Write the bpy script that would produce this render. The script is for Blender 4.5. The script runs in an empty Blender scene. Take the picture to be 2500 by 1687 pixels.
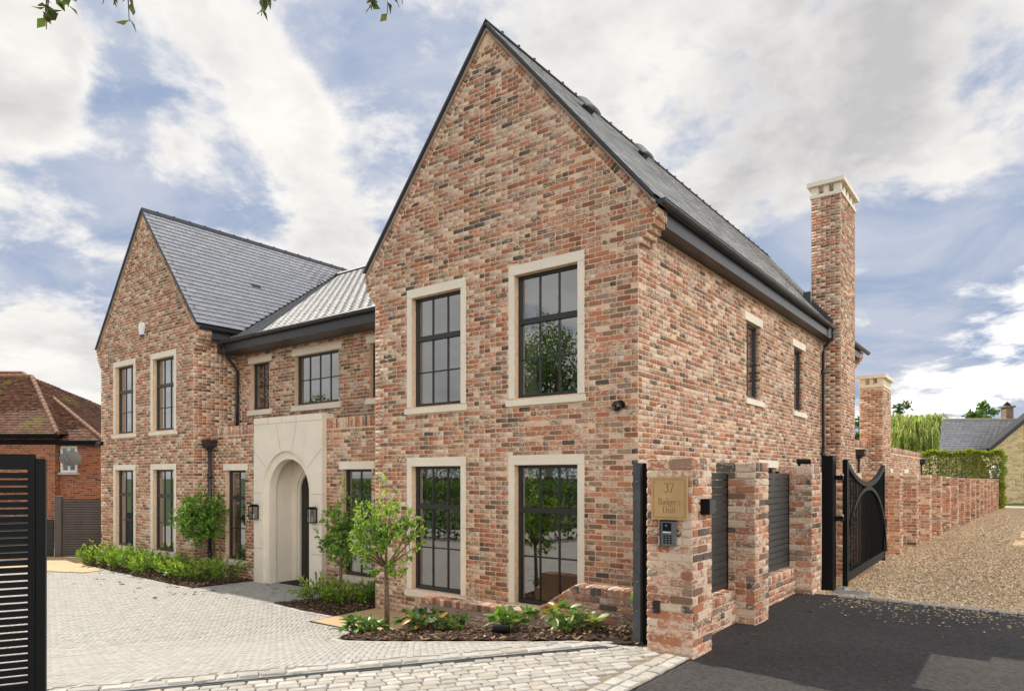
import bpy, bmesh, math, random
import numpy as np
from mathutils import Vector, Matrix
random.seed(7); RNG = np.random.default_rng(7)
S = bpy.context.scene; COL = S.collection
R = math.radians
# ------------------------------------------------------------------ camera
THETA = R(37.35); CT, ST = math.cos(THETA), math.sin(THETA)
cd = bpy.data.cameras.new('camera'); cam = bpy.data.objects.new('camera', cd); COL.objects.link(cam)
cam.location = (0, 0, 0); cam.rotation_euler = (R(90), 0, THETA)
cd.sensor_width = 36; cd.lens = 24.0; cd.shift_y = 0.1274; cd.clip_end = 3000; cd.clip_start = 0.05
S.camera = cam
S.render.resolution_x, S.render.resolution_y = 1024, 690
# ------------------------------------------------------------------ world, sun, exposure
SUN_DIR = Vector((-1.0, 0.10, 0)).normalized(); SUN_EL = R(40)
sv = Vector((SUN_DIR.x*math.cos(SUN_EL), SUN_DIR.y*math.cos(SUN_EL), math.sin(SUN_EL)))
S.view_settings.view_transform = 'Standard'; S.view_settings.look = 'None'
S.view_settings.exposure = 1.65; S.view_settings.gamma = 1
w = bpy.data.worlds.new('World'); S.world = w; w.use_nodes = True
def nd(t, k, **kw):
    n = t.nodes.new(k)
    for a, b in kw.items(): setattr(n, a, b)
    return n
def mth(t, op, a, b=None, c=None, clamp=False):
    n = t.nodes.new('ShaderNodeMath'); n.operation = op; n.use_clamp = clamp
    for i, q in enumerate((a, b, c)):
        if q is None: continue
        if isinstance(q, (int, float)): n.inputs[i].default_value = q
        else: t.links.new(q, n.inputs[i])
    return n.outputs[0]
def mixc(t, fac, a, b, mode='MIX'):
    n = t.nodes.new('ShaderNodeMix'); n.data_type = 'RGBA'; n.blend_type = mode
    for s_, q in ((n.inputs[0], fac), (n.inputs[6], a), (n.inputs[7], b)):
        if isinstance(q, (int, float)): s_.default_value = q
        elif isinstance(q, tuple): s_.default_value = (*q[:3], 1)
        else: t.links.new(q, s_)
    return n.outputs[2]
def ramp(t, val, a, b, smooth=True):
    n = t.nodes.new('ShaderNodeMapRange'); n.interpolation_type = 'SMOOTHSTEP' if smooth else 'LINEAR'
    t.links.new(val, n.inputs[0]); n.inputs[1].default_value = a; n.inputs[2].default_value = b
    return n.outputs[0]
def noise(t, vec, scale, detail=3, rough=.55, dist=0):
    n = t.nodes.new('ShaderNodeTexNoise'); n.inputs['Scale'].default_value = scale
    n.inputs['Detail'].default_value = detail; n.inputs['Roughness'].default_value = rough
    n.inputs['Distortion'].default_value = dist
    t.links.new(vec, n.inputs['Vector']); return n.outputs['Fac']
def sky_world():
    t = w.node_tree; t.nodes.clear()
    out = nd(t, 'ShaderNodeOutputWorld'); bg = nd(t, 'ShaderNodeBackground')
    bg.inputs[1].default_value = 0.13
    sk = nd(t, 'ShaderNodeTexSky'); sk.sky_type = 'NISHITA'; sk.sun_disc = False
    sk.sun_elevation = SUN_EL; sk.sun_rotation = math.atan2(SUN_DIR.x, SUN_DIR.y)
    sk.air_density = 1.0; sk.dust_density = 0.0; sk.ozone_density = 1.5
    tc = nd(t, 'ShaderNodeTexCoord'); D = tc.outputs['Generated']
    sep = nd(t, 'ShaderNodeSeparateXYZ'); t.links.new(D, sep.inputs[0])
    zz = mth(t, 'ADD', mth(t, 'MAXIMUM', sep.outputs[2], 0.0), 0.22)
    cmb = nd(t, 'ShaderNodeCombineXYZ')
    t.links.new(mth(t, 'DIVIDE', sep.outputs[0], zz), cmb.inputs[0])
    t.links.new(mth(t, 'DIVIDE', sep.outputs[1], zz), cmb.inputs[1])
    P = cmb.outputs[0]
    def field(vec):
        return mth(t, 'ADD', mth(t, 'MULTIPLY', noise(t, vec, 1.25, 10, .58, .25), .55), mth(t, 'MULTIPLY', noise(t, vec, 4.2, 9, .62, .2), .45))
    of = nd(t, 'ShaderNodeVectorMath', operation='ADD'); t.links.new(P, of.inputs[0]); of.inputs[1].default_value = (SUN_DIR.x*.09, SUN_DIR.y*.09, 0)
    fld = field(P); lit = mth(t, 'SUBTRACT', fld, field(of.outputs[0]))
    n3 = noise(t, D, 3.0, 6, .55, .0)
    base = mth(t, 'MULTIPLY_ADD', mth(t, 'SUBTRACT', fld, .5), 2.9, .50)
    # cloud banks and clear patches at their places in the sky: (azimuth deg right of the view, elevation deg, radius deg, weight)
    acc = base
    for az, el, rad, wt in SKY_BLOBS:
        A = az*math.pi/180; E_ = el*math.pi/180
        f = math.cos(A)*math.cos(E_); r = math.sin(A)*math.cos(E_)
        d = (CT*r-ST*f, ST*r+CT*f, math.sin(E_))
        v = nd(t, 'ShaderNodeVectorMath', operation='DOT_PRODUCT'); t.links.new(D, v.inputs[0]); v.inputs[1].default_value = d
        q = ramp(t, v.outputs['Value'], math.cos(rad*math.pi/180), 1.0)
        acc = mth(t, 'ADD', acc, mth(t, 'MULTIPLY', q, wt*.9))
    vb_ = nd(t, 'ShaderNodeVectorMath', operation='DOT_PRODUCT'); t.links.new(D, vb_.inputs[0]); vb_.inputs[1].default_value = tuple(sv)
    acc = mth(t, 'ADD', acc, mth(t, 'MULTIPLY', ramp(t, vb_.outputs['Value'], .1, -.4), .2))
    mask = ramp(t, acc, .42, .74)
    thick = ramp(t, acc, .58, .95)
    shade = mth(t, 'MULTIPLY_ADD', lit, -2.6, mth(t, 'MULTIPLY', thick, mth(t, 'MULTIPLY_ADD', ramp(t, n3, .35, .65), .7, .1)), clamp=True)
    for az, el, rad, wt in SKY_GREY:                        # thick banks seen from their shaded side
        A = az*math.pi/180; E_ = el*math.pi/180; f = math.cos(A)*math.cos(E_); r = math.sin(A)*math.cos(E_)
        v = nd(t, 'ShaderNodeVectorMath', operation='DOT_PRODUCT'); t.links.new(D, v.inputs[0]); v.inputs[1].default_value = (CT*r-ST*f, ST*r+CT*f, math.sin(E_))
        shade = mth(t, 'MULTIPLY_ADD', mth(t, 'MULTIPLY', ramp(t, v.outputs['Value'], math.cos(rad*math.pi/180), 1.0), ramp(t, n3, .25, .65)), wt, shade, clamp=True)
    c = mixc(t, shade, CLOUD_WHITE, CLOUD_GREY)
    # front-lit clouds away from the sun, boosted as added fill for the shaded facade
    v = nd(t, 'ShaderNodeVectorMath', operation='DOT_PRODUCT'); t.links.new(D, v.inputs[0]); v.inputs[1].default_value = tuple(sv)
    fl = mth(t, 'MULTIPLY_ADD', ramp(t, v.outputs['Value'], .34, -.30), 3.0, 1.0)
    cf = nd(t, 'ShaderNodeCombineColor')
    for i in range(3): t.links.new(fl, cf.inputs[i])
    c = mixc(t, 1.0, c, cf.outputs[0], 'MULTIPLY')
    skc = mixc(t, 1.0, sk.outputs[0], SKY_TINT, 'MULTIPLY')
    skc = mixc(t, 1.0, skc, (.80, 1.03, 1.50), 'DARKEN')
    skc = mixc(t, mth(t, 'MULTIPLY', ramp(t, noise(t, P, 2.2, 7, .6, .8), .28, .75), .75), skc, (1.76, 1.8, 1.95))
    t.links.new(mixc(t, mth(t, 'MULTIPLY', mask, .96), skc, c), bg.inputs[0])
    t.links.new(bg.outputs[0], out.inputs[0])
CLOUD_WHITE = (2.5, 2.42, 2.3); CLOUD_GREY = (1.45, 1.42, 1.42); SKY_TINT = (.88, .93, 1.0)
SKY_GREY = [(14, 31, 20, .35), (29, 26, 14, .25), (-27, 8, 6, .4)]
SKY_BLOBS = [(15, 31, 22, .26), (27, 27, 14, .14), (4, 27, 9, .14), (-6, 24, 7, .14), (-9, 18, 6, .12), (33, 24, 9, .10),
             (-22, 31.5, 5, .12), (-20, 29, 4.5, .16), (-18.5, 26, 4.5, .18), (-17, 23, 4.5, .18), (-15.5, 20, 5, .18), (-14, 17, 4.5, .16),
             (-37, 27, 6, .26), (-36, 23, 5, .18), (-27, 31, 5, .10), (-25.5, 23.5, 3.5, .14), (-23, 20, 3.5, .10), (-34, 17, 3.5, .16), (-30, 15.5, 3.5, .12), (-32, 6.5, 9, .24), (-36, 9.5, 6, .2), (-27, 7, 6, .14), (-31, 12, 2.5, .10),
             (-30, 20.5, 5, -.16), (-26, 16, 6, -.14), (-29, 26, 4, -.14), (-14, 31.5, 6, -.2), (-20, 19, 4.5, -.12), (-13, 12.5, 6, -.12), (-22, 13, 5, -.14), (-32, 30.5, 4, -.10), (-35, 13.5, 3.5, -.12), (-10, 29, 5, -.08),
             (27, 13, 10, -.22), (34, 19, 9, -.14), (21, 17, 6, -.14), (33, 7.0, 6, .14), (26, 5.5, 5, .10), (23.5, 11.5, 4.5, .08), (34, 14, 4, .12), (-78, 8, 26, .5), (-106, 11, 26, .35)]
sky_world()
sl = bpy.data.lights.new('sun', 'SUN'); sl.energy = 2.05; sl.angle = R(0.5); sl.color = (1.0, .93, .82)
so = bpy.data.objects.new('sun', sl); COL.objects.link(so); so.location = (-30, 10, 40)
so.rotation_euler = sv.to_track_quat('Z', 'Y').to_euler()

# ------------------------------------------------------------------ materials
MATS = {}
def mat(name, color=(.5, .5, .5), rough=.6, spec=.4, metal=0, nz=None, bump=None, attr=False, special=None, coat=0):
    if name in MATS: return MATS[name]
    m = bpy.data.materials.new(name); m.use_nodes = True; t = m.node_tree; t.nodes.clear()
    out = nd(t, 'ShaderNodeOutputMaterial'); b = nd(t, 'ShaderNodeBsdfPrincipled')
    t.links.new(b.outputs[0], out.inputs[0])
    b.inputs['Roughness'].default_value = rough; b.inputs['Specular IOR Level'].default_value = spec
    b.inputs['Metallic'].default_value = metal; b.inputs['Coat Weight'].default_value = coat
    g = nd(t, 'ShaderNodeNewGeometry'); P = g.outputs['Position']
    b.inputs['Base Color'].default_value = (*color, 1)
    cur = None
    if attr:
        a = nd(t, 'ShaderNodeAttribute', attribute_name='col'); cur = a.outputs['Color']
    if nz:
        f = noise(t, P, nz[0], 5, .6)
        sc = mth(t, 'MAXIMUM', mth(t, 'MULTIPLY_ADD', f, 4.4*nz[1], 1-2.2*nz[1]), .12)
        if len(nz) > 2:
            f2 = noise(t, P, nz[2], 3, .5)
            sc = mth(t, 'MULTIPLY', sc, mth(t, 'MAXIMUM', mth(t, 'MULTIPLY_ADD', f2, 4*nz[3], 1-2*nz[3]), .15))
        cb = nd(t, 'ShaderNodeCombineColor')
        for i in range(3): t.links.new(sc, cb.inputs[i])
        cur = mixc(t, 1.0, cur if cur else color, cb.outputs[0], 'MULTIPLY')
    if special: cur = special(t, P, cur, b)
    if cur is not None: t.links.new(cur, b.inputs['Base Color'])
    if bump:
        bn = nd(t, 'ShaderNodeBump'); bn.inputs['Strength'].default_value = bump[1]; bn.inputs['Distance'].default_value = bump[2] if len(bump) > 2 else .01
        t.links.new(noise(t, P, bump[0], 4, .6), bn.inputs['Height']); t.links.new(bn.outputs[0], b.inputs['Normal'])
    MATS[name] = m; return m
def brick_special(t, P, cur, b):
    a = nd(t, 'ShaderNodeAttribute', attribute_name='col')
    mp = nd(t, 'ShaderNodeMapping'); mp.inputs['Scale'].default_value = (1, 1, 1.7); t.links.new(P, mp.inputs[0])
    f = noise(t, mp.outputs[0], 19, 5, .62, 1.0)
    f2 = noise(t, P, 90, 3, .6)
    mott = mth(t, 'MULTIPLY_ADD', f2, .7, .65)
    cb = nd(t, 'ShaderNodeCombineColor')
    for i in range(3): t.links.new(mott, cb.inputs[i])
    c = mixc(t, 1.0, a.outputs['Color'], cb.outputs[0], 'MULTIPLY')
    m = mth(t, 'MULTIPLY', mth(t, 'SUBTRACT', mth(t, 'ADD', f, mth(t, 'MULTIPLY', a.outputs['Alpha'], .42)), .63), 8.0, clamp=True)
    c = mixc(t, mth(t, 'MULTIPLY', m, .78), c, LIME)
    big = mth(t, 'MULTIPLY_ADD', noise(t, P, .55, 4, .6), .7, .65); cb2 = nd(t, 'ShaderNodeCombineColor')
    for i in range(3): t.links.new(big, cb2.inputs[i])
    c = mixc(t, 1.0, c, cb2.outputs[0], 'MULTIPLY')
    f3 = noise(t, P, 34, 4, .7)
    dk = ramp(t, f3, .66, .72)
    return mixc(t, mth(t, 'MULTIPLY', dk, .55), c, (.06, .045, .04))
LIME = (.70, .565, .435)
BRICK = mat('reclaimed_brick', rough=.85, spec=.2, special=brick_special, bump=(60, .5, .012))
def plain_brick_special(t, P, cur, b):
    a = nd(t, 'ShaderNodeAttribute', attribute_name='col')
    f = noise(t, P, 9, 5, .6)
    cb = nd(t, 'ShaderNodeCombineColor'); v = mth(t, 'MULTIPLY_ADD', f, .7, .65)
    for i in range(3): t.links.new(v, cb.inputs[i])
    return mixc(t, 1.0, a.outputs['Color'], cb.outputs[0], 'MULTIPLY')
PIECE = mat('piece', rough=.8, spec=.25, special=plain_brick_special, bump=(50, .3, .01))
MORTAR = mat('buff_mortar', (.67, .48, .32), .95, .1, nz=(12, .18, 60, .12), bump=(120, .4, .01))
MORTAR_G = mat('grey_mortar', (.36, .27, .21), .95, .1, nz=(8, .15))
STONE = mat('cast_stone', (.74, .665, .55), .75, .25, nz=(2.2, .07, 40, .05), bump=(150, .08, .01))
SLATE = mat('slate', rough=.42, spec=.5, special=plain_brick_special, bump=(35, .18, .01))
DECK = mat('slate_underlay', (.05, .05, .055), .7)
RIDGE = mat('ridge_tile_grey', (.045, .047, .052), .5, nz=(6, .2))
BLACK = mat('black_metal', (.006, .006, .0063), .5, .12)
GUTTER = mat('gutter_black', (.03, .03, .034), .42, .5, nz=(3, .15))
FRAME = mat('window_frame_black', (.022, .022, .022), .4, .5)
STEELD = mat('weathered_steel', (.075, .085, .09), .5, .5, metal=.3, nz=(7, .35), bump=(20, .2))
STEEL = mat('galvanised', (.45, .46, .47), .45, .5, metal=.7, nz=(9, .15))
SLATM = mat('slat_grey', (.032, .031, .030), .5, nz=(3, .15))
FENCE = mat('fence_brown', (.085, .068, .06), .6, nz=(3, .2))
WHITE = mat('white_paint', (.78, .78, .76), .4)
BLUE = mat('blue_plastic', (.03, .05, .2), .4)
BRASS = mat('bronze_plate', (.50, .315, .14), .5, .4, metal=.1, nz=(3, .10, 60, .05))
ENGRAVE = mat('engraved_letter', (.16, .10, .05), .6)
GREYM = mat('intercom_grey', (.14, .145, .15), .4, metal=.3)
GLOSSB = mat('gloss_black', (.008, .008, .009), .15, .5)
DOORM = mat('dark_oak_door', (.022, .016, .012), .45, nz=(14, .4))
ROOM = mat('interior_wall', (.15, .14, .115), .8)
CURT = mat('interior_linen', (.52, .50, .42), .85)
BLIND = mat('blind_white', (.8, .8, .75), .8)
SOIL = mat('bark_soil', (.055, .035, .024), .95, .1, nz=(16, .45, 70, .4), bump=(45, .9, .03))
RESIN = mat('resin_gravel', (.50, .355, .19), .8, .2, nz=(160, .4, 2.5, .12), bump=(200, .35, .006))
PAVE = mat('paving_joint', (.36, .335, .30), .95, .1, nz=(5, .15, 60, .2))
SAND = mat('sett_joint', (.25, .205, .15), .95, .1, nz=(12, .3, 80, .3), bump=(90, .6, .01))
ASPH = mat('asphalt', (.055, .050, .046), .85, .25, nz=(30, .55, .7, .22), bump=(70, 1.0, .02))
def grav_special(t, P, cur, b):
    sp_ = nd(t, 'ShaderNodeSeparateXYZ'); t.links.new(P, sp_.inputs[0])
    wob = mth(t, 'MULTIPLY_ADD', noise(t, P, .5, 2), .9, -.45)
    k = ramp(t, mth(t, 'ABSOLUTE', mth(t, 'ADD', mth(t, 'ADD', sp_.outputs[0], 1.15), wob)), .55, .15)
    return mixc(t, mth(t, 'MULTIPLY', k, .6), cur, (.62, .49, .33))
GRAV = mat('gravel_bed', (.56, .395, .235), .9, .15, nz=(38, .95, 1.1, .14), bump=(50, 1.0, .04), special=grav_special)
GRASS = mat('grass', (.06, .09, .03), .9, .1, nz=(.6, .25, 30, .3))
CONC = mat('pale_concrete', (.5, .46, .4), .85, nz=(3, .12))
BARK = mat('bark', (.15, .105, .07), .9, .1, nz=(25, .4), bump=(50, .7, .01))
LEAD = mat('lead', (.05, .053, .058), .55, metal=.2)
COWL = mat('weathered_cowl', (.22, .22, .22), .5, nz=(9, .2))
RUBBER = mat('door_mat', (.016, .014, .013), .95)
PIPE = mat('brown_pipe', (.10, .05, .03), .5)
def leafmat(name, trans=.35, rough=.35):
    m = bpy.data.materials.new(name); m.use_nodes = True; t = m.node_tree; t.nodes.clear()
    out = nd(t, 'ShaderNodeOutputMaterial'); b = nd(t, 'ShaderNodeBsdfPrincipled'); tr = nd(t, 'ShaderNodeBsdfTranslucent')
    b.inputs['Roughness'].default_value = rough; b.inputs['Specular IOR Level'].default_value = .32
    a = nd(t, 'ShaderNodeAttribute', attribute_name='col'); g = nd(t, 'ShaderNodeNewGeometry')
    f = noise(t, g.outputs['Position'], 14, 2); cb = nd(t, 'ShaderNodeCombineColor'); v = mth(t, 'MULTIPLY_ADD', f, .8, .6)
    for i in range(3): t.links.new(v, cb.inputs[i])
    c = mixc(t, 1.0, a.outputs['Color'], cb.outputs[0], 'MULTIPLY')
    t.links.new(c, b.inputs['Base Color'])
    t.links.new(mixc(t, 1.0, c, (1.5, 1.7, .7), 'MULTIPLY'), tr.inputs[0])
    mx = nd(t, 'ShaderNodeMixShader'); mx.inputs[0].default_value = trans
    t.links.new(b.outputs[0], mx.inputs[1]); t.links.new(tr.outputs[0], mx.inputs[2]); t.links.new(mx.outputs[0], out.inputs[0])
    MATS[name] = m; return m
LEAF = leafmat('leaf', .35, .5); LEAFG = leafmat('glossy_leaf', .28, .42)
def glassmat():
    m = bpy.data.materials.new('window_glass'); m.use_nodes = True; t = m.node_tree; t.nodes.clear()
    out = nd(t, 'ShaderNodeOutputMaterial'); tr = nd(t, 'ShaderNodeBsdfTransparent'); gl = nd(t, 'ShaderNodeBsdfGlossy')
    tr.inputs[0].default_value = (.62, .66, .62, 1); gl.inputs[0].default_value = (.96, .98, 1, 1); gl.inputs['Roughness'].default_value = 0.0
    fr = nd(t, 'ShaderNodeFresnel'); fr.inputs[0].default_value = 1.9
    mx = nd(t, 'ShaderNodeMixShader')
    t.links.new(mth(t, 'MULTIPLY_ADD', fr.outputs[0], 1.8, .10, clamp=True), mx.inputs[0])
    g = nd(t, 'ShaderNodeNewGeometry'); bn = nd(t, 'ShaderNodeBump'); bn.inputs['Strength'].default_value = .012
    t.links.new(noise(t, g.outputs['Position'], 2.5, 1), bn.inputs['Height']); t.links.new(bn.outputs[0], gl.inputs['Normal'])
    t.links.new(tr.outputs[0], mx.inputs[1]); t.links.new(gl.outputs[0], mx.inputs[2]); t.links.new(mx.outputs[0], out.inputs[0])
    return m
GLASS = glassmat()
def lampglass():
    m = bpy.data.materials.new('lantern_glass'); m.use_nodes = True; t = m.node_tree; t.nodes.clear()
    out = nd(t, 'ShaderNodeOutputMaterial'); tr = nd(t, 'ShaderNodeBsdfTransparent'); gl = nd(t, 'ShaderNodeBsdfGlossy'); mx = nd(t, 'ShaderNodeMixShader')
    gl.inputs['Roughness'].default_value = .05; mx.inputs[0].default_value = .3
    t.links.new(tr.outputs[0], mx.inputs[1]); t.links.new(gl.outputs[0], mx.inputs[2]); t.links.new(mx.outputs[0], out.inputs[0]); return m
LGLASS = lampglass()

# ------------------------------------------------------------------ helpers
def wloc(o):
    v = Vector((0, 0, 0))
    while o is not None: v = v+o.location; o = o.parent
    return v
def thing(name, label, cat, loc, group=None, kind=None):
    o = bpy.data.objects.new(name, None); o.empty_display_size = .1; COL.objects.link(o); o.location = loc
    o['label'] = label; o['category'] = cat
    if group: o['group'] = group
    if kind: o['kind'] = kind
    return o
def tag(o, label=None, cat=None, group=None, kind=None):
    for k, v in (('label', label), ('category', cat), ('group', group), ('kind', kind)):
        if v: o[k] = v
    return o
class MB:
    def __init__(s): s.v = []; s.f = []; s.c = []
    def add(s, vs, fs, col=None):
        b = len(s.v); s.v += [tuple(q) for q in vs]; s.f += [tuple(i+b for i in f) for f in fs]
        s.c += [col if col else (1, 1, 1, 0)]*len(fs)
    def box(s, x0, x1, y0, y1, z0, z1, col=None):
        s.add([(x0, y0, z0), (x1, y0, z0), (x1, y1, z0), (x0, y1, z0), (x0, y0, z1), (x1, y0, z1), (x1, y1, z1), (x0, y1, z1)],
              [(0, 3, 2, 1), (4, 5, 6, 7), (0, 1, 5, 4), (1, 2, 6, 5), (2, 3, 7, 6), (3, 0, 4, 7)], col)
    def obox(s, c, U, V, N, lu, lv, ln, col=None):          # oriented box, centre c
        c = Vector(c); U = Vector(U)*lu/2; V = Vector(V)*lv/2; N = Vector(N)*ln/2
        vs = [c-U-V-N, c+U-V-N, c+U+V-N, c-U+V-N, c-U-V+N, c+U-V+N, c+U+V+N, c-U+V+N]
        s.add(vs, [(0, 3, 2, 1), (4, 5, 6, 7), (0, 1, 5, 4), (1, 2, 6, 5), (2, 3, 7, 6), (3, 0, 4, 7)], col)
    def quad(s, a, b, c, d, col=None): s.add([a, b, c, d], [(0, 1, 2, 3)], col)
    def prism(s, poly, axis, a, b, col=None):               # poly of 2-tuples; axis 'x': (y,z)  'y': (x,z)  'z': (x,y)
        def P3(p, q): return {'x': (q, p[0], p[1]), 'y': (p[0], q, p[1]), 'z': (p[0], p[1], q)}[axis]
        n = len(poly); vs = [P3(p, a) for p in poly]+[P3(p, b) for p in poly]
        s.add(vs, [tuple(range(n))[::-1], tuple(range(n, 2*n))]+[(i, (i+1) % n, n+(i+1) % n, n+i) for i in range(n)], col)
    def tube(s, pts, r, seg=8, col=None, caps=True):
        pts = [Vector(p) for p in pts]; rings = []; n = len(pts)
        rr = r if isinstance(r, (list, tuple)) else [r]*n
        for i, p in enumerate(pts):
            d = (pts[min(i+1, n-1)]-pts[max(i-1, 0)]).normalized()
            a = d.orthogonal().normalized() if abs(d.z) > .95 else d.cross(Vector((0, 0, 1))).normalized()
            b = d.cross(a).normalized()
            rings.append([p+(a*math.cos(2*math.pi*k/seg)+b*math.sin(2*math.pi*k/seg))*rr[i] for k in range(seg)])
        vs = [q for rg in rings for q in rg]; fs = []
        for i in range(n-1):
            for k in range(seg):
                fs.append((i*seg+k, i*seg+(k+1) % seg, (i+1)*seg+(k+1) % seg, (i+1)*seg+k))
        if caps: fs += [tuple(range(seg))[::-1], tuple(range((n-1)*seg, n*seg))]
        s.add(vs, fs, col)
    def leaf(s, base, d, up, L, W, col, curl=.15):
        d = Vector(d).normalized(); sd = d.cross(Vector(up)); sd = sd.normalized() if sd.length > 1e-4 else d.orthogonal().normalized()
        nn = sd.cross(d); b = Vector(base)
        s.add([b, b+d*L*.48+sd*W/2+nn*W*.12, b+d*L-nn*L*curl, b+d*L*.48-sd*W/2+nn*W*.12, b+d*L*.5-nn*W*.05],
              [(0, 1, 4), (1, 2, 4), (2, 3, 4), (3, 0, 4)], col)
    def mesh(s, name, off=(0, 0, 0), smooth=False):
        me = bpy.data.meshes.new(name); o = Vector(off)
        me.from_pydata([(v[0]-o.x, v[1]-o.y, v[2]-o.z) for v in s.v], [], s.f)
        a = me.attributes.new('col', 'FLOAT_COLOR', 'FACE')
        a.data.foreach_set('color', np.array([(c if len(c) == 4 else (*c, 0)) for c in s.c], dtype=np.float32).ravel())
        if smooth: me.polygons.foreach_set('use_smooth', [True]*len(me.polygons))
        return me
    def build(s, name, m, parent=None, kind=None, smooth=False, loc=None):
        off = wloc(parent) if parent else Vector(loc if loc else (0, 0, 0))
        me = s.mesh(name, off, smooth); me.materials.append(m)
        o = bpy.data.objects.new(name, me); COL.objects.link(o)
        if parent: o.parent = parent
        elif loc: o.location = loc
        if kind: o['kind'] = kind
        return o
def one(name, m, parent, fn, **k):
    b = MB(); fn(b); return b.build(name, m, parent, **k)
def project(p):
    f = -ST*p[0]+CT*p[1]; r = CT*p[0]+ST*p[1]
    if f < .1: return None
    return 1250+1667*r/f, 1162-1667*p[2]/f, f
# pieces: (centre, U, V, N, lu, lv, colour rgba)
def _ring8(i, c, z):
    o = []
    for sx, sy, first in ((1, -1, 1), (1, 1, 0), (-1, 1, 1), (-1, -1, 0)):
        A = (sx, sy, -sx*i, -sy*(i+c), z); B = (sx, sy, -sx*(i+c), -sy*i, z)
        # walk counter-clockwise
        o += {(1, -1): [B, A], (1, 1): [A, B], (-1, 1): [B, A], (-1, -1): [A, B]}[(sx, sy)]
    return o
def _ring4(i, z): return [(sx, sy, -sx*i, -sy*i, z) for sx, sy in ((-1, -1), (1, -1), (1, 1), (-1, 1))]
def _tmpl(rings, n):
    T = [q for r in rings for q in r]; quads = []
    for k in range(len(rings)-1):
        for j in range(n): quads.append((k*n+j, k*n+(j+1) % n, (k+1)*n+(j+1) % n, (k+1)*n+j))
    return T, quads, tuple(range((len(rings)-1)*n, len(rings)*n))
TM = {'brick': _tmpl([_ring8(-.001, .006, -.008), _ring8(.001, .011, .0035)], 8),
      'near': _tmpl([_ring8(-.001, .006, -.010), _ring8(.0, .010, .003), _ring8(.005, .012, .007)], 8),
      'far': _tmpl([_ring4(0, -.008), _ring4(.001, .0035)], 4),
      'sett': _tmpl([_ring8(0, .005, -.05), _ring8(.001, .008, -.007), _ring8(.007, .011, 0)], 8),
      'block': _tmpl([_ring4(0, -.03), _ring4(.0015, -.003), _ring4(.004, 0)], 4)}
def _slate(th): return ([(-1, -1, 0, 0, .001), (1, -1, 0, 0, .001), (1, 1, 0, 0, -.002), (-1, 1, 0, 0, -.002), (-1, -1, 0, 0, th), (1, -1, 0, 0, th), (1, 1, 0, 0, .004), (-1, 1, 0, 0, .004)],
               [(0, 1, 5, 4), (1, 2, 6, 5), (3, 0, 4, 7)], (4, 5, 6, 7))
TM['slate'] = _slate(.027); TM['thin_slate'] = _slate(.013)
JIT = {'brick': .0016, 'near': .0024, 'far': .0012, 'sett': .003, 'block': .0005, 'slate': .0003, 'thin_slate': .0006}
def emit_stuff(pieces, kind, name, m, parent, tagkind='stuff'):
    if not pieces: return None
    T, Q, top = TM[kind]; T = np.array(T); n = len(pieces); mv = len(T)
    C = np.array([p[0] for p in pieces]); U = np.array([p[1] for p in pieces]); V = np.array([p[2] for p in pieces]); N = np.array([p[3] for p in pieces])
    lu = np.array([p[4] for p in pieces]); lv = np.array([p[5] for p in pieces]); colr = np.array([p[6] for p in pieces], dtype=np.float32)
    j = JIT[kind]
    x = T[None, :, 0]*lu[:, None]/2+T[None, :, 2]+RNG.normal(0, j, (n, mv)); y = T[None, :, 1]*lv[:, None]/2+T[None, :, 3]+RNG.normal(0, j, (n, mv))
    z = T[None, :, 4]+RNG.normal(0, j*1.0, (n, 1))+RNG.normal(0, j*.5, (n, mv))
    W = C[:, None, :]+x[..., None]*U[:, None, :]+y[..., None]*V[:, None, :]+z[..., None]*N[:, None, :]-np.array(wloc(parent))[None, None, :]
    me = bpy.data.meshes.new(name); me.vertices.add(n*mv); me.vertices.foreach_set('co', W.astype(np.float32).ravel())
    per = np.array([i for q in Q for i in q]+list(top)); sizes = np.array([4]*len(Q)+[len(top)])
    loops = (per[None, :]+(np.arange(n)*mv)[:, None]).ravel(); tot = np.tile(sizes, n); st = np.concatenate([[0], np.cumsum(tot)[:-1]])
    me.loops.add(len(loops)); me.loops.foreach_set('vertex_index', loops.astype(np.int32))
    me.polygons.add(len(tot)); me.polygons.foreach_set('loop_start', st.astype(np.int32)); me.polygons.foreach_set('loop_total', tot.astype(np.int32))
    me.update(calc_edges=True)
    a = me.attributes.new('col', 'FLOAT_COLOR', 'FACE'); 
    fc_ = np.repeat(colr, len(sizes), axis=0).reshape(n, len(sizes), 4)
    if 'slate' in kind: fc_[:, :1, :3] *= .16 if kind == 'slate' else .4              # lower edges of slates and tiles painted darker as shadow lines between courses
    a.data.foreach_set('color', fc_.ravel())
    me.materials.append(m); o = bpy.data.objects.new(name, me); COL.objects.link(o); o.parent = parent
    if tagkind: o['kind'] = tagkind
    return o
POOL = {}
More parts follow.
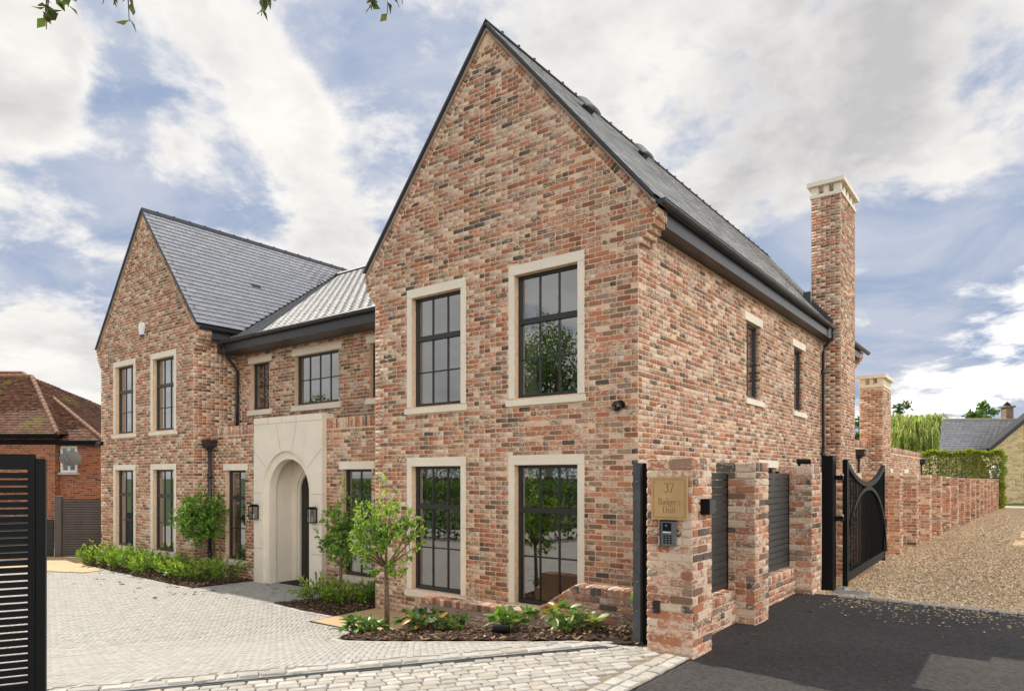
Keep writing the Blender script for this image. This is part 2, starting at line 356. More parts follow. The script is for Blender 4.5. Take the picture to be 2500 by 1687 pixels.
def emit_parts(pieces, kind, name, m, parent, nominal, variants=28):
    """each piece an object; meshes shared from a pool of variants"""
    off = wloc(parent)
    for p in pieces:
        nom = min(nominal, key=lambda q: abs(q[0]-p[4])+abs(q[1]-p[5])); key = (kind, nom, m.name, name)
        if key not in POOL: POOL[key] = []
        pool = POOL[key]
        if len(pool) < variants:
            T, Q, top = TM[kind]; j = JIT[kind]; b = MB(); dz = random.gauss(0, j)
            b.add([(a*nom[0]/2+cx+random.gauss(0, j), bb*nom[1]/2+cy+random.gauss(0, j), z+dz+random.gauss(0, j*.5)) for a, bb, cx, cy, z in T], list(Q)+[top], tuple(p[6]))
            if kind == 'slate': b.c[0] = tuple(q*.16 for q in b.c[0][:3])+(0,)  # lower edge coloured darker to paint the shadow line under each course
            me = b.mesh(name); me.materials.append(m); pool.append(me)
        else: me = random.choice(pool)
        o = bpy.data.objects.new(name, me); COL.objects.link(o); o.parent = parent
        U, V, N = Vector(p[1]), Vector(p[2]), Vector(p[3])
        M = Matrix((U, V, N)).transposed().to_4x4(); M.translation = Vector(p[0])-off
        o.matrix_local = M @ Matrix.Diagonal((p[4]/nom[0], p[5]/nom[1], 1, 1))
def split(pieces, n=300, ok=None, minlen=0):
    sc = []
    for i, p in enumerate(pieces):
        q = project(p[0])
        if q is None or not (0 < q[0] < 2500 and 0 < q[1] < 1687) or p[4] < minlen or (ok and not ok(p, q)): continue
        c = Vector(p[0]); a = -c.normalized().dot(Vector(p[3]))
        if a <= 0.02: continue
        sc.append((p[4]*p[5]*a/q[2]**2, i))
    sc.sort(reverse=True); ch = set(i for _, i in sc[:n])
    return [p for i, p in enumerate(pieces) if i in ch], [p for i, p in enumerate(pieces) if i not in ch]
def vis(p, m=160):
    q = project(p); return q is not None and -m < q[0] < 2500+m and -m < q[1] < 1687+m
# brick colours
PAL = [((.375, .15, .086), 24, .24), ((.30, .127, .08), 17, .24), ((.225, .135, .092), 17, .2), ((.25, .175, .13), 9, .25), ((.11, .088, .075), 6, .12), ((.42, .205, .12), 6, .27),
       ((.37, .19, .12), 11, .60), ((.26, .175, .13), 6, .60), ((.38, .23, .15), 9, .45), ((.50, .38, .28), 2, .5)]
PALW = [q[1] for q in PAL]
def bcol():
    c, _, s = random.choices(PAL, PALW)[0]; k = random.uniform(.8, 1.2)
    k *= 1.1; return (c[0]*k, c[1]*k*random.uniform(.94, 1.06), c[2]*k, max(0, min(1, s+random.uniform(-.2, .28))))
def bcol_red():
    k = random.uniform(.7, 1.15)
    if random.random() < .12: return (.16*k, .055*k, .04*k, 0)
    return (.36*k, .105*k*random.uniform(.9, 1.2), .042*k, 0)
def bcol_stone():
    k = random.uniform(.75, 1.2); return (.46*k, .36*k, .2*k*random.uniform(.85, 1.1), 0)
UP = Vector((0, 0, 1))
def courses(out, O, u, n, z0, z1, ivf, col=bcol, pitch=.225, ch=.075, joint=.0125, phase=0., half=True):
    """lay brick courses on the plane through O (u along, n outward); ivf(z) gives the [a,b] spans along u"""
    O = Vector(O); u = Vector(u); n = Vector(n); nr = int(math.floor((z1-z0)/ch+.001))
    for i in range(nr):
        zc = z0+(i+.5)*ch
        for a, b in ivf(zc):
            off = phase+(pitch/2 if (i % 2 and half) else 0)
            k = math.floor((a-off)/pitch)
            while off+k*pitch < b:
                xa = max(a, off+k*pitch)+joint/2; xb = min(b, off+(k+1)*pitch)-joint/2; k += 1
                if xb-xa < .028: continue
                segs = [(xa, xb)]
                if xb-xa > pitch*.9 and half and random.random() < .16:       # a pair of headers here and there
                    m_ = (xa+xb)/2; segs = [(xa, m_-joint/2), (m_+joint/2, xb)]
                for sa, sb in segs:
                    out.append((tuple(O+u*((sa+sb)/2)+UP*(zc-O.z)), tuple(u), (0, 0, 1), tuple(n), sb-sa, ch-joint, col()))
def row_on_edge(out, O, u, n, v, a, b, hgt, pitch=.075, joint=.010, col=bcol):
    """bricks standing side by side along u from a to b, each hgt long along v"""
    O = Vector(O); u = Vector(u); n = Vector(n); v = Vector(v); k = max(1, round((b-a)/pitch)); pp = (b-a)/k
    for i in range(k):
        out.append((tuple(O+u*(a+(i+.5)*pp)+v*(hgt/2)), tuple(u), tuple(v), tuple(n), pp-joint, hgt-joint, col()))
def cut(spans, holes, z):
    """remove openings (a,b,z0,z1) from spans at height z"""
    for a, b, h0, h1 in holes:
        if h0 < z < h1:
            o = []
            for s, e in spans:
                if b <= s or a >= e: o.append((s, e)); continue
                if s < a: o.append((s, a))
                if e > b: o.append((b, e))
            spans = o
    return spans
def core(mb, O, u, n, x0, x1, z0, z1, holes, depth=.14, col=None):
    """flat wall with openings and their reveals"""
    O = Vector(O); u = Vector(u); n = Vector(n)
    def P(x, z, d=0): return O+u*x+UP*(z-O.z)-n*d
    xs = sorted({x0, x1, *[min(max(h[i], x0), x1) for h in holes for i in (0, 1)]}); zs = sorted({z0, z1, *[min(max(h[i], z0), z1) for h in holes for i in (2, 3)]})
    for a, b in zip(xs, xs[1:]):
        for c, d in zip(zs, zs[1:]):
            if b-a < 1e-6 or d-c < 1e-6: continue
            xm, zm = (a+b)/2, (c+d)/2
            if any(h[0] < xm < h[1] and h[2] < zm < h[3] for h in holes): continue
            mb.quad(P(a, c), P(b, c), P(b, d), P(a, d), col)
    for a, b, c, d in holes:
        mb.quad(P(a, c), P(a, d), P(a, d, depth), P(a, c, depth)); mb.quad(P(b, c), P(b, c, depth), P(b, d, depth), P(b, d))
        mb.quad(P(a, c), P(a, c, depth), P(b, c, depth), P(b, c)); mb.quad(P(a, d), P(b, d), P(b, d, depth), P(a, d, depth))
def inside(poly, x, y):
    r = False; n = len(poly)
    for i in range(n):
        (x1, y1), (x2, y2) = poly[i], poly[(i+1) % n]
        if (y1 > y) != (y2 > y) and x < (x2-x1)*(y-y1)/(y2-y1)+x1: r = not r
    return r
def pdist(poly, x, y, closed=True):
    best = 9e9; n = len(poly)
    for i in range(n if closed else n-1):
        (x1, y1), (x2, y2) = poly[i], poly[(i+1) % n]; dx, dy = x2-x1, y2-y1
        t = max(0, min(1, ((x-x1)*dx+(y-y1)*dy)/(dx*dx+dy*dy))); best = min(best, math.hypot(x-x1-t*dx, y-y1-t*dy))
    return best
# ------------------------------------------------------------------ the lie of the land
GP = (-3.12, 5.79); GD = Vector((.548, .836, 0)); GN = Vector((-.836, .548, 0))      # gate line
def gn(x, y): return GN.x*(x-GP[0])+GN.y*(y-GP[1])
_gx = [-1, 0, .28, .6, 4.3, 5.2, 7, 12]; _gz = [-1.605, -1.605, -1.608, -1.665, -2.30, -2.395, -2.42, -2.46]
def gz(x, y): return float(np.interp(gn(x, y), _gx, _gz))
def gnorm(x, y):
    e = .05; return Vector((-(gz(x+e, y)-gz(x-e, y))/(2*e), -(gz(x, y+e)-gz(x, y-e))/(2*e), 1)).normalized()
_yy = [9, 17.4, 34.4, 54, 75]; _yz = [-1.60, -1.76, -1.96, -2.08, -2.2]
def dz(y): return float(np.interp(y, _yy, _yz))
BED_F = [(-7.9, 6.45), (-7.5, 5.95), (-7.0, 5.69), (-6.1, 5.6), (-5.4, 5.63), (-4.04, 5.66), (-2.95, 5.82), (-2.86, 6.9), (-7.05, 6.9), (-7.8, 6.75)]
BED_M = [(-11.56, 7.61), (-10.45, 7.51), (-9.58, 7.5), (-9.55, 9.08), (-11.6, 9.08), (-11.15, 8.5)]
BED_L = [(-21.0, 7.84), (-17.9, 7.75), (-15.6, 7.66), (-14.6, 7.66), (-14.55, 8.2), (-14.6, 9.08), (-16.42, 9.08), (-16.42, 8.6), (-21.6, 8.6), (-21.5, 8.05)]
RES_L = [(-20.2, 6.75), (-19.2, 7.2), (-19.3, 7.78), (-21.1, 7.85), (-21.7, 8.6), (-23.6, 8.2), (-25.5, 7.2), (-25.5, 5.0), (-22.5, 5.6)]
RES_F = [(-9.51, 6.97), (-7.0, 6.97), (-7.0, 7.2), (-4.3, 7.2), (-4.3, 8.40), (-9.51, 8.40)]

def sheet(name, m, pts_z, poly, step, zf, parent=None):
    """grid of cells inside poly"""
    xs = [p[0] for p in poly]; ys = [p[1] for p in poly]; mb = MB(); idx = {}
    nx = int((max(xs)-min(xs))/step)+1; ny = int((max(ys)-min(ys))/step)+1
    def vid(i, j):
        if (i, j) not in idx:
            x = min(xs)+i*step; y = min(ys)+j*step; idx[(i, j)] = len(mb.v); mb.v.append((x, y, zf(x, y)))
        return idx[(i, j)]
    for i in range(nx):
        for j in range(ny):
            if pts_z(min(xs)+(i+.5)*step, min(ys)+(j+.5)*step):
                mb.f.append((vid(i, j), vid(i+1, j), vid(i+1, j+1), vid(i, j+1))); mb.c.append((1, 1, 1, 0))
    return mb.build(name, m, parent, smooth=True)
def ngon(name, m, poly, z, kind='structure'):
    bm = bmesh.new(); f = bm.faces.new([bm.verts.new((x, y, z)) for x, y in poly]); bmesh.ops.triangulate(bm, faces=[f])
    for f in bm.faces:
        if f.normal.z < 0: f.normal_flip()
    me = bpy.data.meshes.new(name); bm.to_mesh(me); bm.free(); me.materials.append(m)
    o = bpy.data.objects.new(name, me); COL.objects.link(o); o['kind'] = kind; return o
# ================================================================== GROUND
ground = ngon('ground', GRASS, [(-700, -700), (700, -700), (700, 900), (-700, 900)], -2.95)
asphalt = ngon('asphalt_drive', ASPH, [(-46.2, -60), (-3.2, 5.67), (-2.83, 6.1), (-2.62, 6.1), (-2.62, 9.93), (45, 9.93), (45, -60)], -1.617)
sett_bed = ngon('sett_apron', SAND, [(-5.66, 1.9), (-3.06, 5.87), (-2.84, 5.9), (-2.41, 5.9), (-2.41, 1.2), (-4.0, 0.2)], -1.611)
def fore_ok(x, y):
    if gn(x, y) < -.02: return False
    if x > -9.51 and y > 6.97: return False
    if x > -3.0 and y > 5.7: return False
    return True
forecourt = sheet('block_paving', PAVE, fore_ok, [(-34, -6), (-2.4, -6), (-2.4, 10.2), (-34, 10.2)], .2, lambda x, y: gz(x, y)-.006); forecourt['kind'] = 'structure'
lawn = ngon('verge_lawn', GRASS, [(3.6, 9.95), (45, 9.95), (45, 90), (3.6, 90)], -1.64)
gravel = sheet('gravel_drive', GRAV, lambda x, y: True, [(-2.75, 10.02), (3.6, 10.02), (3.6, 57.0), (-2.75, 57.0)], .5, lambda x, y: dz(y)-.01+.018*math.sin(x*3.1+.4*y)*math.sin(x*1.3)); gravel['kind'] = 'structure'
far_pave = ngon('far_pavement', CONC, [(-9, 57.0), (22, 57.0), (22, 59.2), (-9, 59.2)], -2.10)
far_lawn = ngon('far_lawn', GRASS, [(-60, 59.2), (40, 59.2), (40, 140), (-60, 140)], -2.08)
back_yard = ngon('back_garden', GRASS, [(-46, 22.3), (-2.72, 22.3), (-2.72, 57), (-46, 57)], -2.42)
resin = MB(); resin.prism(RES_F, 'z', -2.6, -2.398); resin = resin.build('resin_path', RESIN); resin['kind'] = 'structure'
one('path_edging', GUTTER, resin, lambda b: b.box(-9.51, -7.0, 6.945, 6.969, -2.6, -2.392))
resin_l = ngon('resin_yard', RESIN, RES_L, -2.449)
# ------------------------------------------------------------------ planting beds
def bed(name, poly, lift):
    def zf(x, y): return gz(x, y)+.012+lift*min(1, pdist(poly, x, y)/.35)+.012*math.sin(x*17)*math.cos(y*19)
    o = sheet(name, SOIL, lambda x, y: inside(poly, x, y), poly, .06, zf); o['kind'] = 'structure'
    xs = [p[0] for p in poly]; ys = [p[1] for p in poly]; mb = MB(); n = 0
    area = abs(sum(poly[i][0]*poly[(i+1) % len(poly)][1]-poly[(i+1) % len(poly)][0]*poly[i][1] for i in range(len(poly))))/2
    for _ in range(int(area*420)):
        x, y = random.uniform(min(xs), max(xs)), random.uniform(min(ys), max(ys))
        if not inside(poly, x, y) or pdist(poly, x, y) < .015: continue
        U = Vector((random.gauss(0, 1), random.gauss(0, 1), random.gauss(0, .35))).normalized(); V = U.cross(Vector((random.gauss(0, .4), random.gauss(0, .4), 1))).normalized()
        k = random.uniform(.5, 1.5); c = random.choice([(.12, .065, .035), (.075, .042, .026), (.2, .12, .065), (.045, .03, .022), (.28, .18, .1)])
        mb.obox((x, y, zf(x, y)+.012), U, V, U.cross(V), random.uniform(.02, .06), random.uniform(.012, .03), .006, (c[0]*k, c[1]*k, c[2]*k, 0))
    mb.build('bark_chips', PIECE, o, kind='stuff')
    return o, zf
bed_f, zf_f = bed('front_planting_bed', BED_F, .05)
bed_m, zf_m = bed('porch_planting_bed', BED_M, .03)
bed_l, zf_l = bed('wing_planting_bed', BED_L, .03)
# ------------------------------------------------------------------ block paving, laid herringbone at 45 degrees to the house
PAVC = [(.375, .356, .322), (.36, .341, .311), (.388, .366, .328), (.345, .33, .306), (.372, .346, .306)]
def pcol(k0=.86, k1=1.12):
    c = random.choice(PAVC); k = random.uniform(k0, k1); return (c[0]*k, c[1]*k, c[2]*k, 0)
def pave_ok(x, y):
    if x > -2.9 or y > 9.85 or x < -30: return False
    if gn(x, y) < .26: return False
    if x > -9.58 and y > 6.88: return False
    if x < -16.4 and y > 8.58: return False
    if y > 9.05 and not (-13.8 < x < -12.45): return False
    for P_ in (BED_F, BED_M, BED_L):
        if inside(P_, x, y) or pdist(P_, x, y) < .15: return False
    if inside(RES_L, x, y) or pdist(RES_L, x, y) < .06: return False
    return True
ngon('track_bedding', SAND, [tuple((Vector((*GP, 0))+GD*a+GN*b)[:2]) for a, b in ((-6, -.12), (.35, -.12), (.35, .34), (-6, .34))], -1.622)
blocks = []
hu, hv = Vector((.7071, .7071, 0)), Vector((-.7071, .7071, 0)); a_ = .066       # slim pavers, three times as long as wide
for i in range(-330, 420):
    for j in range(-60, 560):
        m6 = (i-j) % 6
        if m6 == 0: cu, cv, U, V = (i+1.5)*a_, (j+.5)*a_, hu, hv
        elif m6 == 5: cu, cv, U, V = (i+.5)*a_, (j+1.5)*a_, hv, hu
        else: continue
        px_, py_ = -8+.7071*(cu-8)-.7071*(cv-8), .7071*(cu-8)+.7071*(cv-8)
        if py_ < 1.5 or py_ > 9.9 or px_ > -2.9 or px_ < -23: continue
        if not vis((px_, py_, gz(px_, py_)), 40) or not pave_ok(px_, py_): continue
        z = gz(px_, py_); n = gnorm(px_, py_); Uv = (U-n*U.dot(n)).normalized(); Vv = n.cross(Uv)
        blocks.append(((px_, py_, z), tuple(Uv), tuple(Vv), tuple(n), a_*3-.004, a_-.004, pcol(.93, 1.06)))
def edge_row(poly, i0, i1, out, w=.1, L=.2, gap=.07):
    for i in range(i0, i1):
        (x1, y1), (x2, y2) = poly[i], poly[i+1]; d = Vector((x2-x1, y2-y1, 0)); ln = d.length; d /= ln; nrm = Vector((d.y, -d.x, 0))
        k = max(1, round(ln/L))
        for q in range(k):
            p = Vector((x1, y1, 0))+d*((q+.5)*ln/k)+nrm*gap
            z = gz(p.x, p.y)+.004; n = gnorm(p.x, p.y); U = (d-n*d.dot(n)).normalized()
            out.append(((p.x, p.y, z), tuple(U), tuple(n.cross(U)), tuple(n), ln/k-.008, w-.006, pcol(.98, 1.15)))
edge_row(BED_F, 0, 6, blocks); edge_row(BED_M, 0, 2, blocks); edge_row(BED_L, 0, 4, blocks)
near, rest = split(blocks)
emit_parts(near, 'block', 'paving_block', PIECE, forecourt, [(.194, .062), (.192, .094)])
emit_stuff(rest, 'block', 'paving_blocks', PIECE, forecourt)
# ------------------------------------------------------------------ setts
SETC = [(.40, .377, .333), (.365, .341, .301), (.42, .394, .348), (.33, .304, .265), (.38, .34, .282)]
def scol():
    c = random.choice(SETC); k = random.uniform(.88, 1.1); return (c[0]*k, c[1]*k, c[2]*k, 0)
setts = []
def sett_row(n0, w, s0, s1, lo, hi, z=-1.598, xmax=None):
    s = s0+random.uniform(0, .1)
    while s < s1:
        L = random.uniform(lo, hi); p = Vector((GP[0], GP[1], 0))+GD*(s+L/2)+GN*n0; s += L
        if xmax is not None and p.x+.05 > xmax: break
        zz = z if n0 < 0 else gz(p.x, p.y)+.008
        if vis((p.x, p.y, zz), 40): setts.append(((p.x, p.y, zz), tuple(GD), tuple(UP.cross(GD)), (0, 0, 1), L-.009, w-.008, scol()))
for r in range(28): sett_row(-.12-.094*r, .094, -6, 1.5, .11, .18, xmax=-2.665)
sett_row(.135, .12, -6, .25, .15, .24)
for q in range(2):
    x = -2.595+.122*q; y = 1.3+q*.07
    while y < 5.72:
        L = random.uniform(.13, .2); setts.append(((x, y+L/2, -1.596), (0, 1, 0), (-1, 0, 0), (0, 0, 1), L-.009, .113, scol())); y += L
near, rest = split(setts)
emit_parts(near, 'sett', 'sett', PIECE, sett_bed, [(.13, .086), (.16, .086)])
emit_stuff(rest, 'sett', 'setts', PIECE, sett_bed)
# threshold row between asphalt and gravel
thr = []
x = -2.1
while x < 3.6:
    L = random.uniform(.16, .24); thr.append(((x+L/2, 9.975, -1.596), (1, 0, 0), (0, 1, 0), (0, 0, 1), L-.012, .095, scol())); x += L
emit_parts(thr, 'sett', 'sett', PIECE, gravel, [(.19, .096)])
# steel sliding gate track
gt = thing('gate_track', 'thin steel sliding gate rail set between the setts and the paving', 'gate track', (GP[0], GP[1], -1.62))
def trk(b):
    for n0, w, z0, z1 in ((-.055, .010, -1.63, -1.598), (.012, .024, -1.65, -1.603)):
        c = Vector((GP[0], GP[1], (z0+z1)/2))+GD*(-2.6)+GN*n0; b.obox(c, GD, UP.cross(GD), UP, 5.6, w, z1-z0)
one('rail', STEELD, gt, trk)
# gravel stones and stray stones
def stones():
    mb = MB(); oc = [(1, 0, 0), (-1, 0, 0), (0, 1, 0), (0, -1, 0), (0, 0, 1), (0, 0, -1)]; fc = [(0, 2, 4), (2, 1, 4), (1, 3, 4), (3, 0, 4)]
    for _ in range(56000):
        y = 10.02+34*random.random()**1.9; x = random.uniform(-2.6, .55)
        if random.random() < .5*max(0, 1-abs(x+1.15)/.5): continue
        k = random.uniform(.010, .021)*(1 if y < 14 else 1.25 if y < 24 else 1.8); t = random.uniform(0, 6.28); z = dz(y)+.002+.018*math.sin(x*3.1+.4*y)*math.sin(x*1.3)
        if not vis((x, y, z), 20): continue
        kx, ky, kz = k*random.uniform(.8, 1.6), k, k*random.uniform(.5, .9); c, s = math.cos(t), math.sin(t); tl = random.uniform(-.4, .4)
        q = random.uniform(.6, 1.35); cc = random.choice([(.62, .44, .26), (.52, .35, .19), (.68, .53, .35), (.36, .235, .13), (.56, .45, .32)])
        mb.add([(x+a*kx*c-b*ky*s, y+a*kx*s+b*ky*c, z+d*kz+a*kx*tl) for a, b, d in oc[:5]], fc, (cc[0]*q, cc[1]*q, cc[2]*q, 0))
    for _ in range(420):                                   # strays kicked out onto the tarmac
        x, y = random.uniform(-2.1, .3), 9.9-abs(random.gauss(0, .55)); k = random.uniform(.007, .015); q = random.uniform(.5, 1.1)
        mb.add([(x+a*k*1.3, y+b*k, -1.616+d*k*.7) for a, b, d in oc[:5]], fc, (.5*q, .38*q, .24*q, 0))
    mb.build('gravel_stones', PIECE, gravel, kind='stuff')
stones()

# ================================================================== THE HOUSE
H = thing('brick_house', 'large new reclaimed brick house with two steep gables, slate roofs and arched stone porch', 'house', (-9.5, 8.37, -2.45))
YF = 8.37; YL = 8.60
XC, XL = -6.88, -19.07                     # gable centre lines
HW = 2.64; TAN = 1.1875; ZR = 7.17         # half width of wall, roof pitch, ridge
HB = []                                    # every brick of the house
WALLS = MB()
def gable_spans(xc, zc):
    top = 6.87
    if zc > 3.60:
        h = (top-zc)/TAN
        return [(xc-h, xc+h)] if h > .06 else []
    e = 0
    if zc > 3.14: e = min(.27, .06*(1+int((zc-3.14)/.075)))
    return [(xc-HW-e, xc+HW+e)]
def surround_holes(cxs):
    """stone surround outlines (bricks) and glass openings (core) for the two windows on each floor of a gable"""
    br, op = [], []
    for c in cxs:
        br += [(c-.68, c+.68, 1.07, 3.23), (c-.68, c+.68, -2.07, .318)]
        op += [(c-.57, c+.57, 1.19, 3.08), (c-.57, c+.57, -1.95, .168)]
    return br, op
def gable_front(xc, y, cxs):
    br, op = surround_holes(cxs)
    n = (0, -1, 0); u = (1, 0, 0); O = (0, y, 0)
    zs = -2.55
    courses(HB, O, u, n, zs, 6.9, lambda z: cut(gable_spans(xc, z), br, z), phase=xc-HW)
    core(WALLS, O, u, n, xc-HW, xc+HW, -2.6, 3.589, op)
    WALLS.add([(xc-2.93, y, 3.59), (xc+2.93, y, 3.59), (xc, y, 7.075)], [(0, 1, 2)])
    for s in (-1, 1):                       # corbelled kneelers, stepping out course by course
        for i in range(6):
            e = min(.27, .06*(i+1)); z0 = 3.14+.075*i
            x0, x1 = sorted((xc+s*(HW-.01), xc+s*(HW+e-.004)))
            WALLS.box(x0, x1, y+.001, y+.33, z0+.003, z0+.078)
            courses(HB, (xc+s*(HW+e-.004), y, 0), (0, 1, 0), (s, 0, 0), z0, z0+.076, lambda z: [(0.0, .33)])
        # raked brick-on-edge band under the verge
        v = Vector((s*math.sin(math.atan(TAN)), 0, math.cos(math.atan(TAN)))); al = Vector((s*math.cos(math.atan(TAN)), 0, -math.sin(math.atan(TAN))))
        st = Vector((xc, y, 6.885))
        row_on_edge(HB, st, al, n, v, .14, 4.42, .115, pitch=.078)
for xc, y in ((XC, YF), (XL, YL)):
    gable_front(xc, y, (xc-1.13, xc+1.11))
# side walls
SW = []   # main wing right side: u runs along +Y
S_WIN = [(12.64, 13.70, 1.345, 3.05), (15.81, 16.87, 1.345, 3.05)]
s_br = [(a, b, 2.905, 3.05) for a, b, _, _ in S_WIN]+[(a, b, 1.345, 1.47) for a, b, _, _ in S_WIN]+[(a+.11, b-.11, 1.47, 2.905) for a, b, _, _ in S_WIN]+[(13.45, 14.75, .17, .318), (13.58, 14.62, -1.9, .17)]
s_op = [(a+.11, b-.11, 1.47, 2.905) for a, b, _, _ in S_WIN]+[(13.58, 14.62, -1.9, .17)]
courses(HB, (XC+HW, 0, 0), (0, 1, 0), (1, 0, 0), -1.2, 3.42, lambda z: cut(cut([(YF, 22.1)], s_br, z), [(18.58, 20.24, -9, 9)], z), phase=YF)
core(WALLS, (XC+HW, 0, 0), (0, 1, 0), (1, 0, 0), YF, 22.2, -2.6, 3.6, s_op)
# left wing right side
courses(HB, (XL+HW, 0, 0), (0, 1, 0), (1, 0, 0), -2.55, 3.42, lambda z: [(YL, 9.1 if z < 1.2 else 9.77)], phase=YL)
core(WALLS, (XL+HW, 0, 0), (0, 1, 0), (1, 0, 0), YL, 22.2, -2.6, 3.6, [])
# outer left and back walls, main wing left side
core(WALLS, (XL-HW, 0, 0), (0, 1, 0), (-1, 0, 0), YL, 22.2, -2.6, 3.6, [])
core(WALLS, (XC-HW, 0, 0), (0, 1, 0), (-1, 0, 0), YF, 22.2, -2.6, 3.6, [])
courses(HB, (XC-HW, 0, 0), (0, 1, 0), (-1, 0, 0), -2.55, 3.42, lambda z: [(YF, 9.1)], phase=YF)
courses(HB, (XL-HW, 0, 0), (0, 1, 0), (-1, 0, 0), -2.55, 3.42, lambda z: [(YL, 12)], phase=YL)
core(WALLS, (0, 22.2, 0), (1, 0, 0), (0, 1, 0), XL-HW, XC+HW, -2.6, 3.6, [])
for xc in (XC, XL): WALLS.add([(xc-2.93, 22.2, 3.59), (xc+2.93, 22.2, 3.59), (xc, 22.2, 7.075)], [(0, 1, 2)])
courses(HB, (XC, 0, 0), (0, 1, 0), (1, 0, 0), 0, 0, lambda z: [])
# rear kneeler of the right wing
for i in range(6):
    e = min(.27, .06*(i+1)); z0 = 3.14+.075*i; x1 = XC+HW+e
    WALLS.box(XC+HW-.01, x1-.004, 21.9, 22.2, z0, z0+.075)
    courses(HB, (0, 21.9, 0), (1, 0, 0), (0, -1, 0), z0, z0+.076, lambda z: [(XC+HW, x1)]); courses(HB, (x1-.004, 0, 0), (0, 1, 0), (1, 0, 0), z0, z0+.076, lambda z: [(21.9, 22.2)])
# middle: recessed upper wall and the lower porch front with its parapet
XM0, XM1 = XL+HW, XC-HW; YU, YP = 9.77, 9.10
PX0, PX1, PC = -14.41, -11.88, -13.145
MW = [(-15.81, -15.0), (-13.955, -12.325), (-11.29, -10.48)]
m_br = []; m_op = []
for a, b in MW: m_br += [(a-.11, b+.11, 2.845, 2.99), (a-.11, b+.11, 1.53, 1.67), (a, b, 1.67, 2.845)]; m_op.append((a, b, 1.67, 2.845))
courses(HB, (0, YU, 0), (1, 0, 0), (0, -1, 0), 1.0, 3.2, lambda z: cut([(XM0, XM1)], m_br, z), phase=XM0)
core(WALLS, (0, YU, 0), (1, 0, 0), (0, -1, 0), XM0, XM1, -2.6, 3.6, m_op+[(-14.05, -12.2, -2.6, .45)])
PW = [(-15.83, -14.96), (-11.36, -10.46)]
p_br = [(PX0, PX1, -9, 9)]; p_op = []
for a, b in PW: p_br += [(a-.11, b+.11, .14, .295), (a-.08, b+.08, -2.16, -2.03), (a, b, -2.03, .14)]; p_op.append((a, b, -2.03, .14))
courses(HB, (0, YP, 0), (1, 0, 0), (0, -1, 0), -2.55, 1.0, lambda z: cut([(XM0, XM1)], p_br, z), phase=XM0+.05)
for a, b in ((XM0, PX0), (PX1, XM1)): row_on_edge(HB, (0, YP, .995), (1, 0, 0), (0, -1, 0), (0, 0, 1), a, b, .222)
core(WALLS, (0, YP, 0), (1, 0, 0), (0, -1, 0), XM0, XM1, -2.6, 1.215, p_op+[(-14.05, -12.2, -2.6, .45)])
WALLS.quad((XM0, YP, 1.215), (XM1, YP, 1.215), (XM1, YP+.22, 1.215), (XM0, YP+.22, 1.215)); WALLS.quad((XM0, YP+.22, 1.0), (XM0, YP+.22, 1.215), (XM1, YP+.22, 1.215), (XM1, YP+.22, 1.0))
# rear single-storey range with parapet
courses(HB, (XC+HW, 0, 0), (0, 1, 0), (1, 0, 0), -1.2, .87, lambda z: cut([(22.2, 37.7)], [(24.6, 26.1, -9, 9)], z), phase=.03)
for a, b in ((22.2, 24.6), (26.1, 37.7)): row_on_edge(HB, (XC+HW, 0, .87), (0, 1, 0), (1, 0, 0), (0, 0, 1), a, b, .222)
WALLS.box(-12, XC+HW, 22.25, 37.7, -2.6, 1.09)
# wall reveals in brick at the plain openings
for a, b, z0, z1, y in [(q[0], q[1], 1.67, 2.845, YU) for q in MW]+[(q[0], q[1], -2.03, .14, YP) for q in PW]:
    courses(HB, (a, y, 0), (0, 1, 0), (1, 0, 0), z0, z1, lambda z: [(y+.002, y+.105)])
for a, b, z0, z1 in s_op:
    courses(HB, (0, b, 0), (-1, 0, 0), (0, -1, 0), z0, z1, lambda z: [(-(XC+HW)+.002, -(XC+HW)+.105)])
wall = WALLS.build('wall', MORTAR, H)
# chimneys
def chimney(x0, x1, y0, y1, ztop, zbase, n_holes):
    b = MB(); b.box(x0, x1, y0, y1, zbase, ztop); ch_ = b.build('chimney', MORTAR, H)
    lst = []
    courses(lst, (0, y0, 0), (1, 0, 0), (0, -1, 0), zbase, ztop, lambda z: [(x0, x1)], phase=x0)
    courses(lst, (x1, 0, 0), (0, 1, 0), (1, 0, 0), zbase, ztop, lambda z: [(y0, y1)], phase=y0+.11)
    courses(lst, (x0, 0, 0), (0, 1, 0), (-1, 0, 0), max(zbase, 1.0), ztop, lambda z: [(y0, y1)], phase=y0+.11)
    HB.extend(lst)
    def cap(b):
        b.box(x0-.03, x1+.03, y0-.03, y1+.03, ztop+.002, ztop+.09)
        xs = [(x0, x0+.17), (x0+.29, x1-.29), (x1-.17, x1)]
        for xa, xb in xs:
            b.box(xa, xb, y0, y0+.12, ztop+.092, ztop+.29); b.box(xa, xb, y1-.12, y1, ztop+.092, ztop+.29)
        m = 4; seg = (y1-y0-.24)/(2*m-1)
        for q in range(1, m-1+1):
            ya = y0+.12+seg*(2*q-1)
            b.box(x0, x0+.12, ya, ya+seg, ztop+.092, ztop+.29); b.box(x1-.12, x1, ya, ya+seg, ztop+.092, ztop+.29)
        b.box(x0-.09, x1+.09, y0-.09, y1+.09, ztop+.292, ztop+.40)
    one('chimney_cap', STONE, ch_, cap)
    return ch_
ch1 = chimney(-4.52, -3.82, 18.58, 20.24, 7.08, -2.6, 2)
ch2 = chimney(-4.50, -3.82, 24.60, 26.10, 2.86, -2.6, 2)
def flash(b):
    for i in range(9):
        x = -4.50+i*.055; zt = ZR-TAN*abs(x-XC)
        b.box(x, x+.053, 18.562, 18.577, zt-.02, zt+.15)
    b.box(-4.70, -4.53, 18.50, 18.575, 4.28, 4.72)
one('flashing', LEAD, ch1, flash)
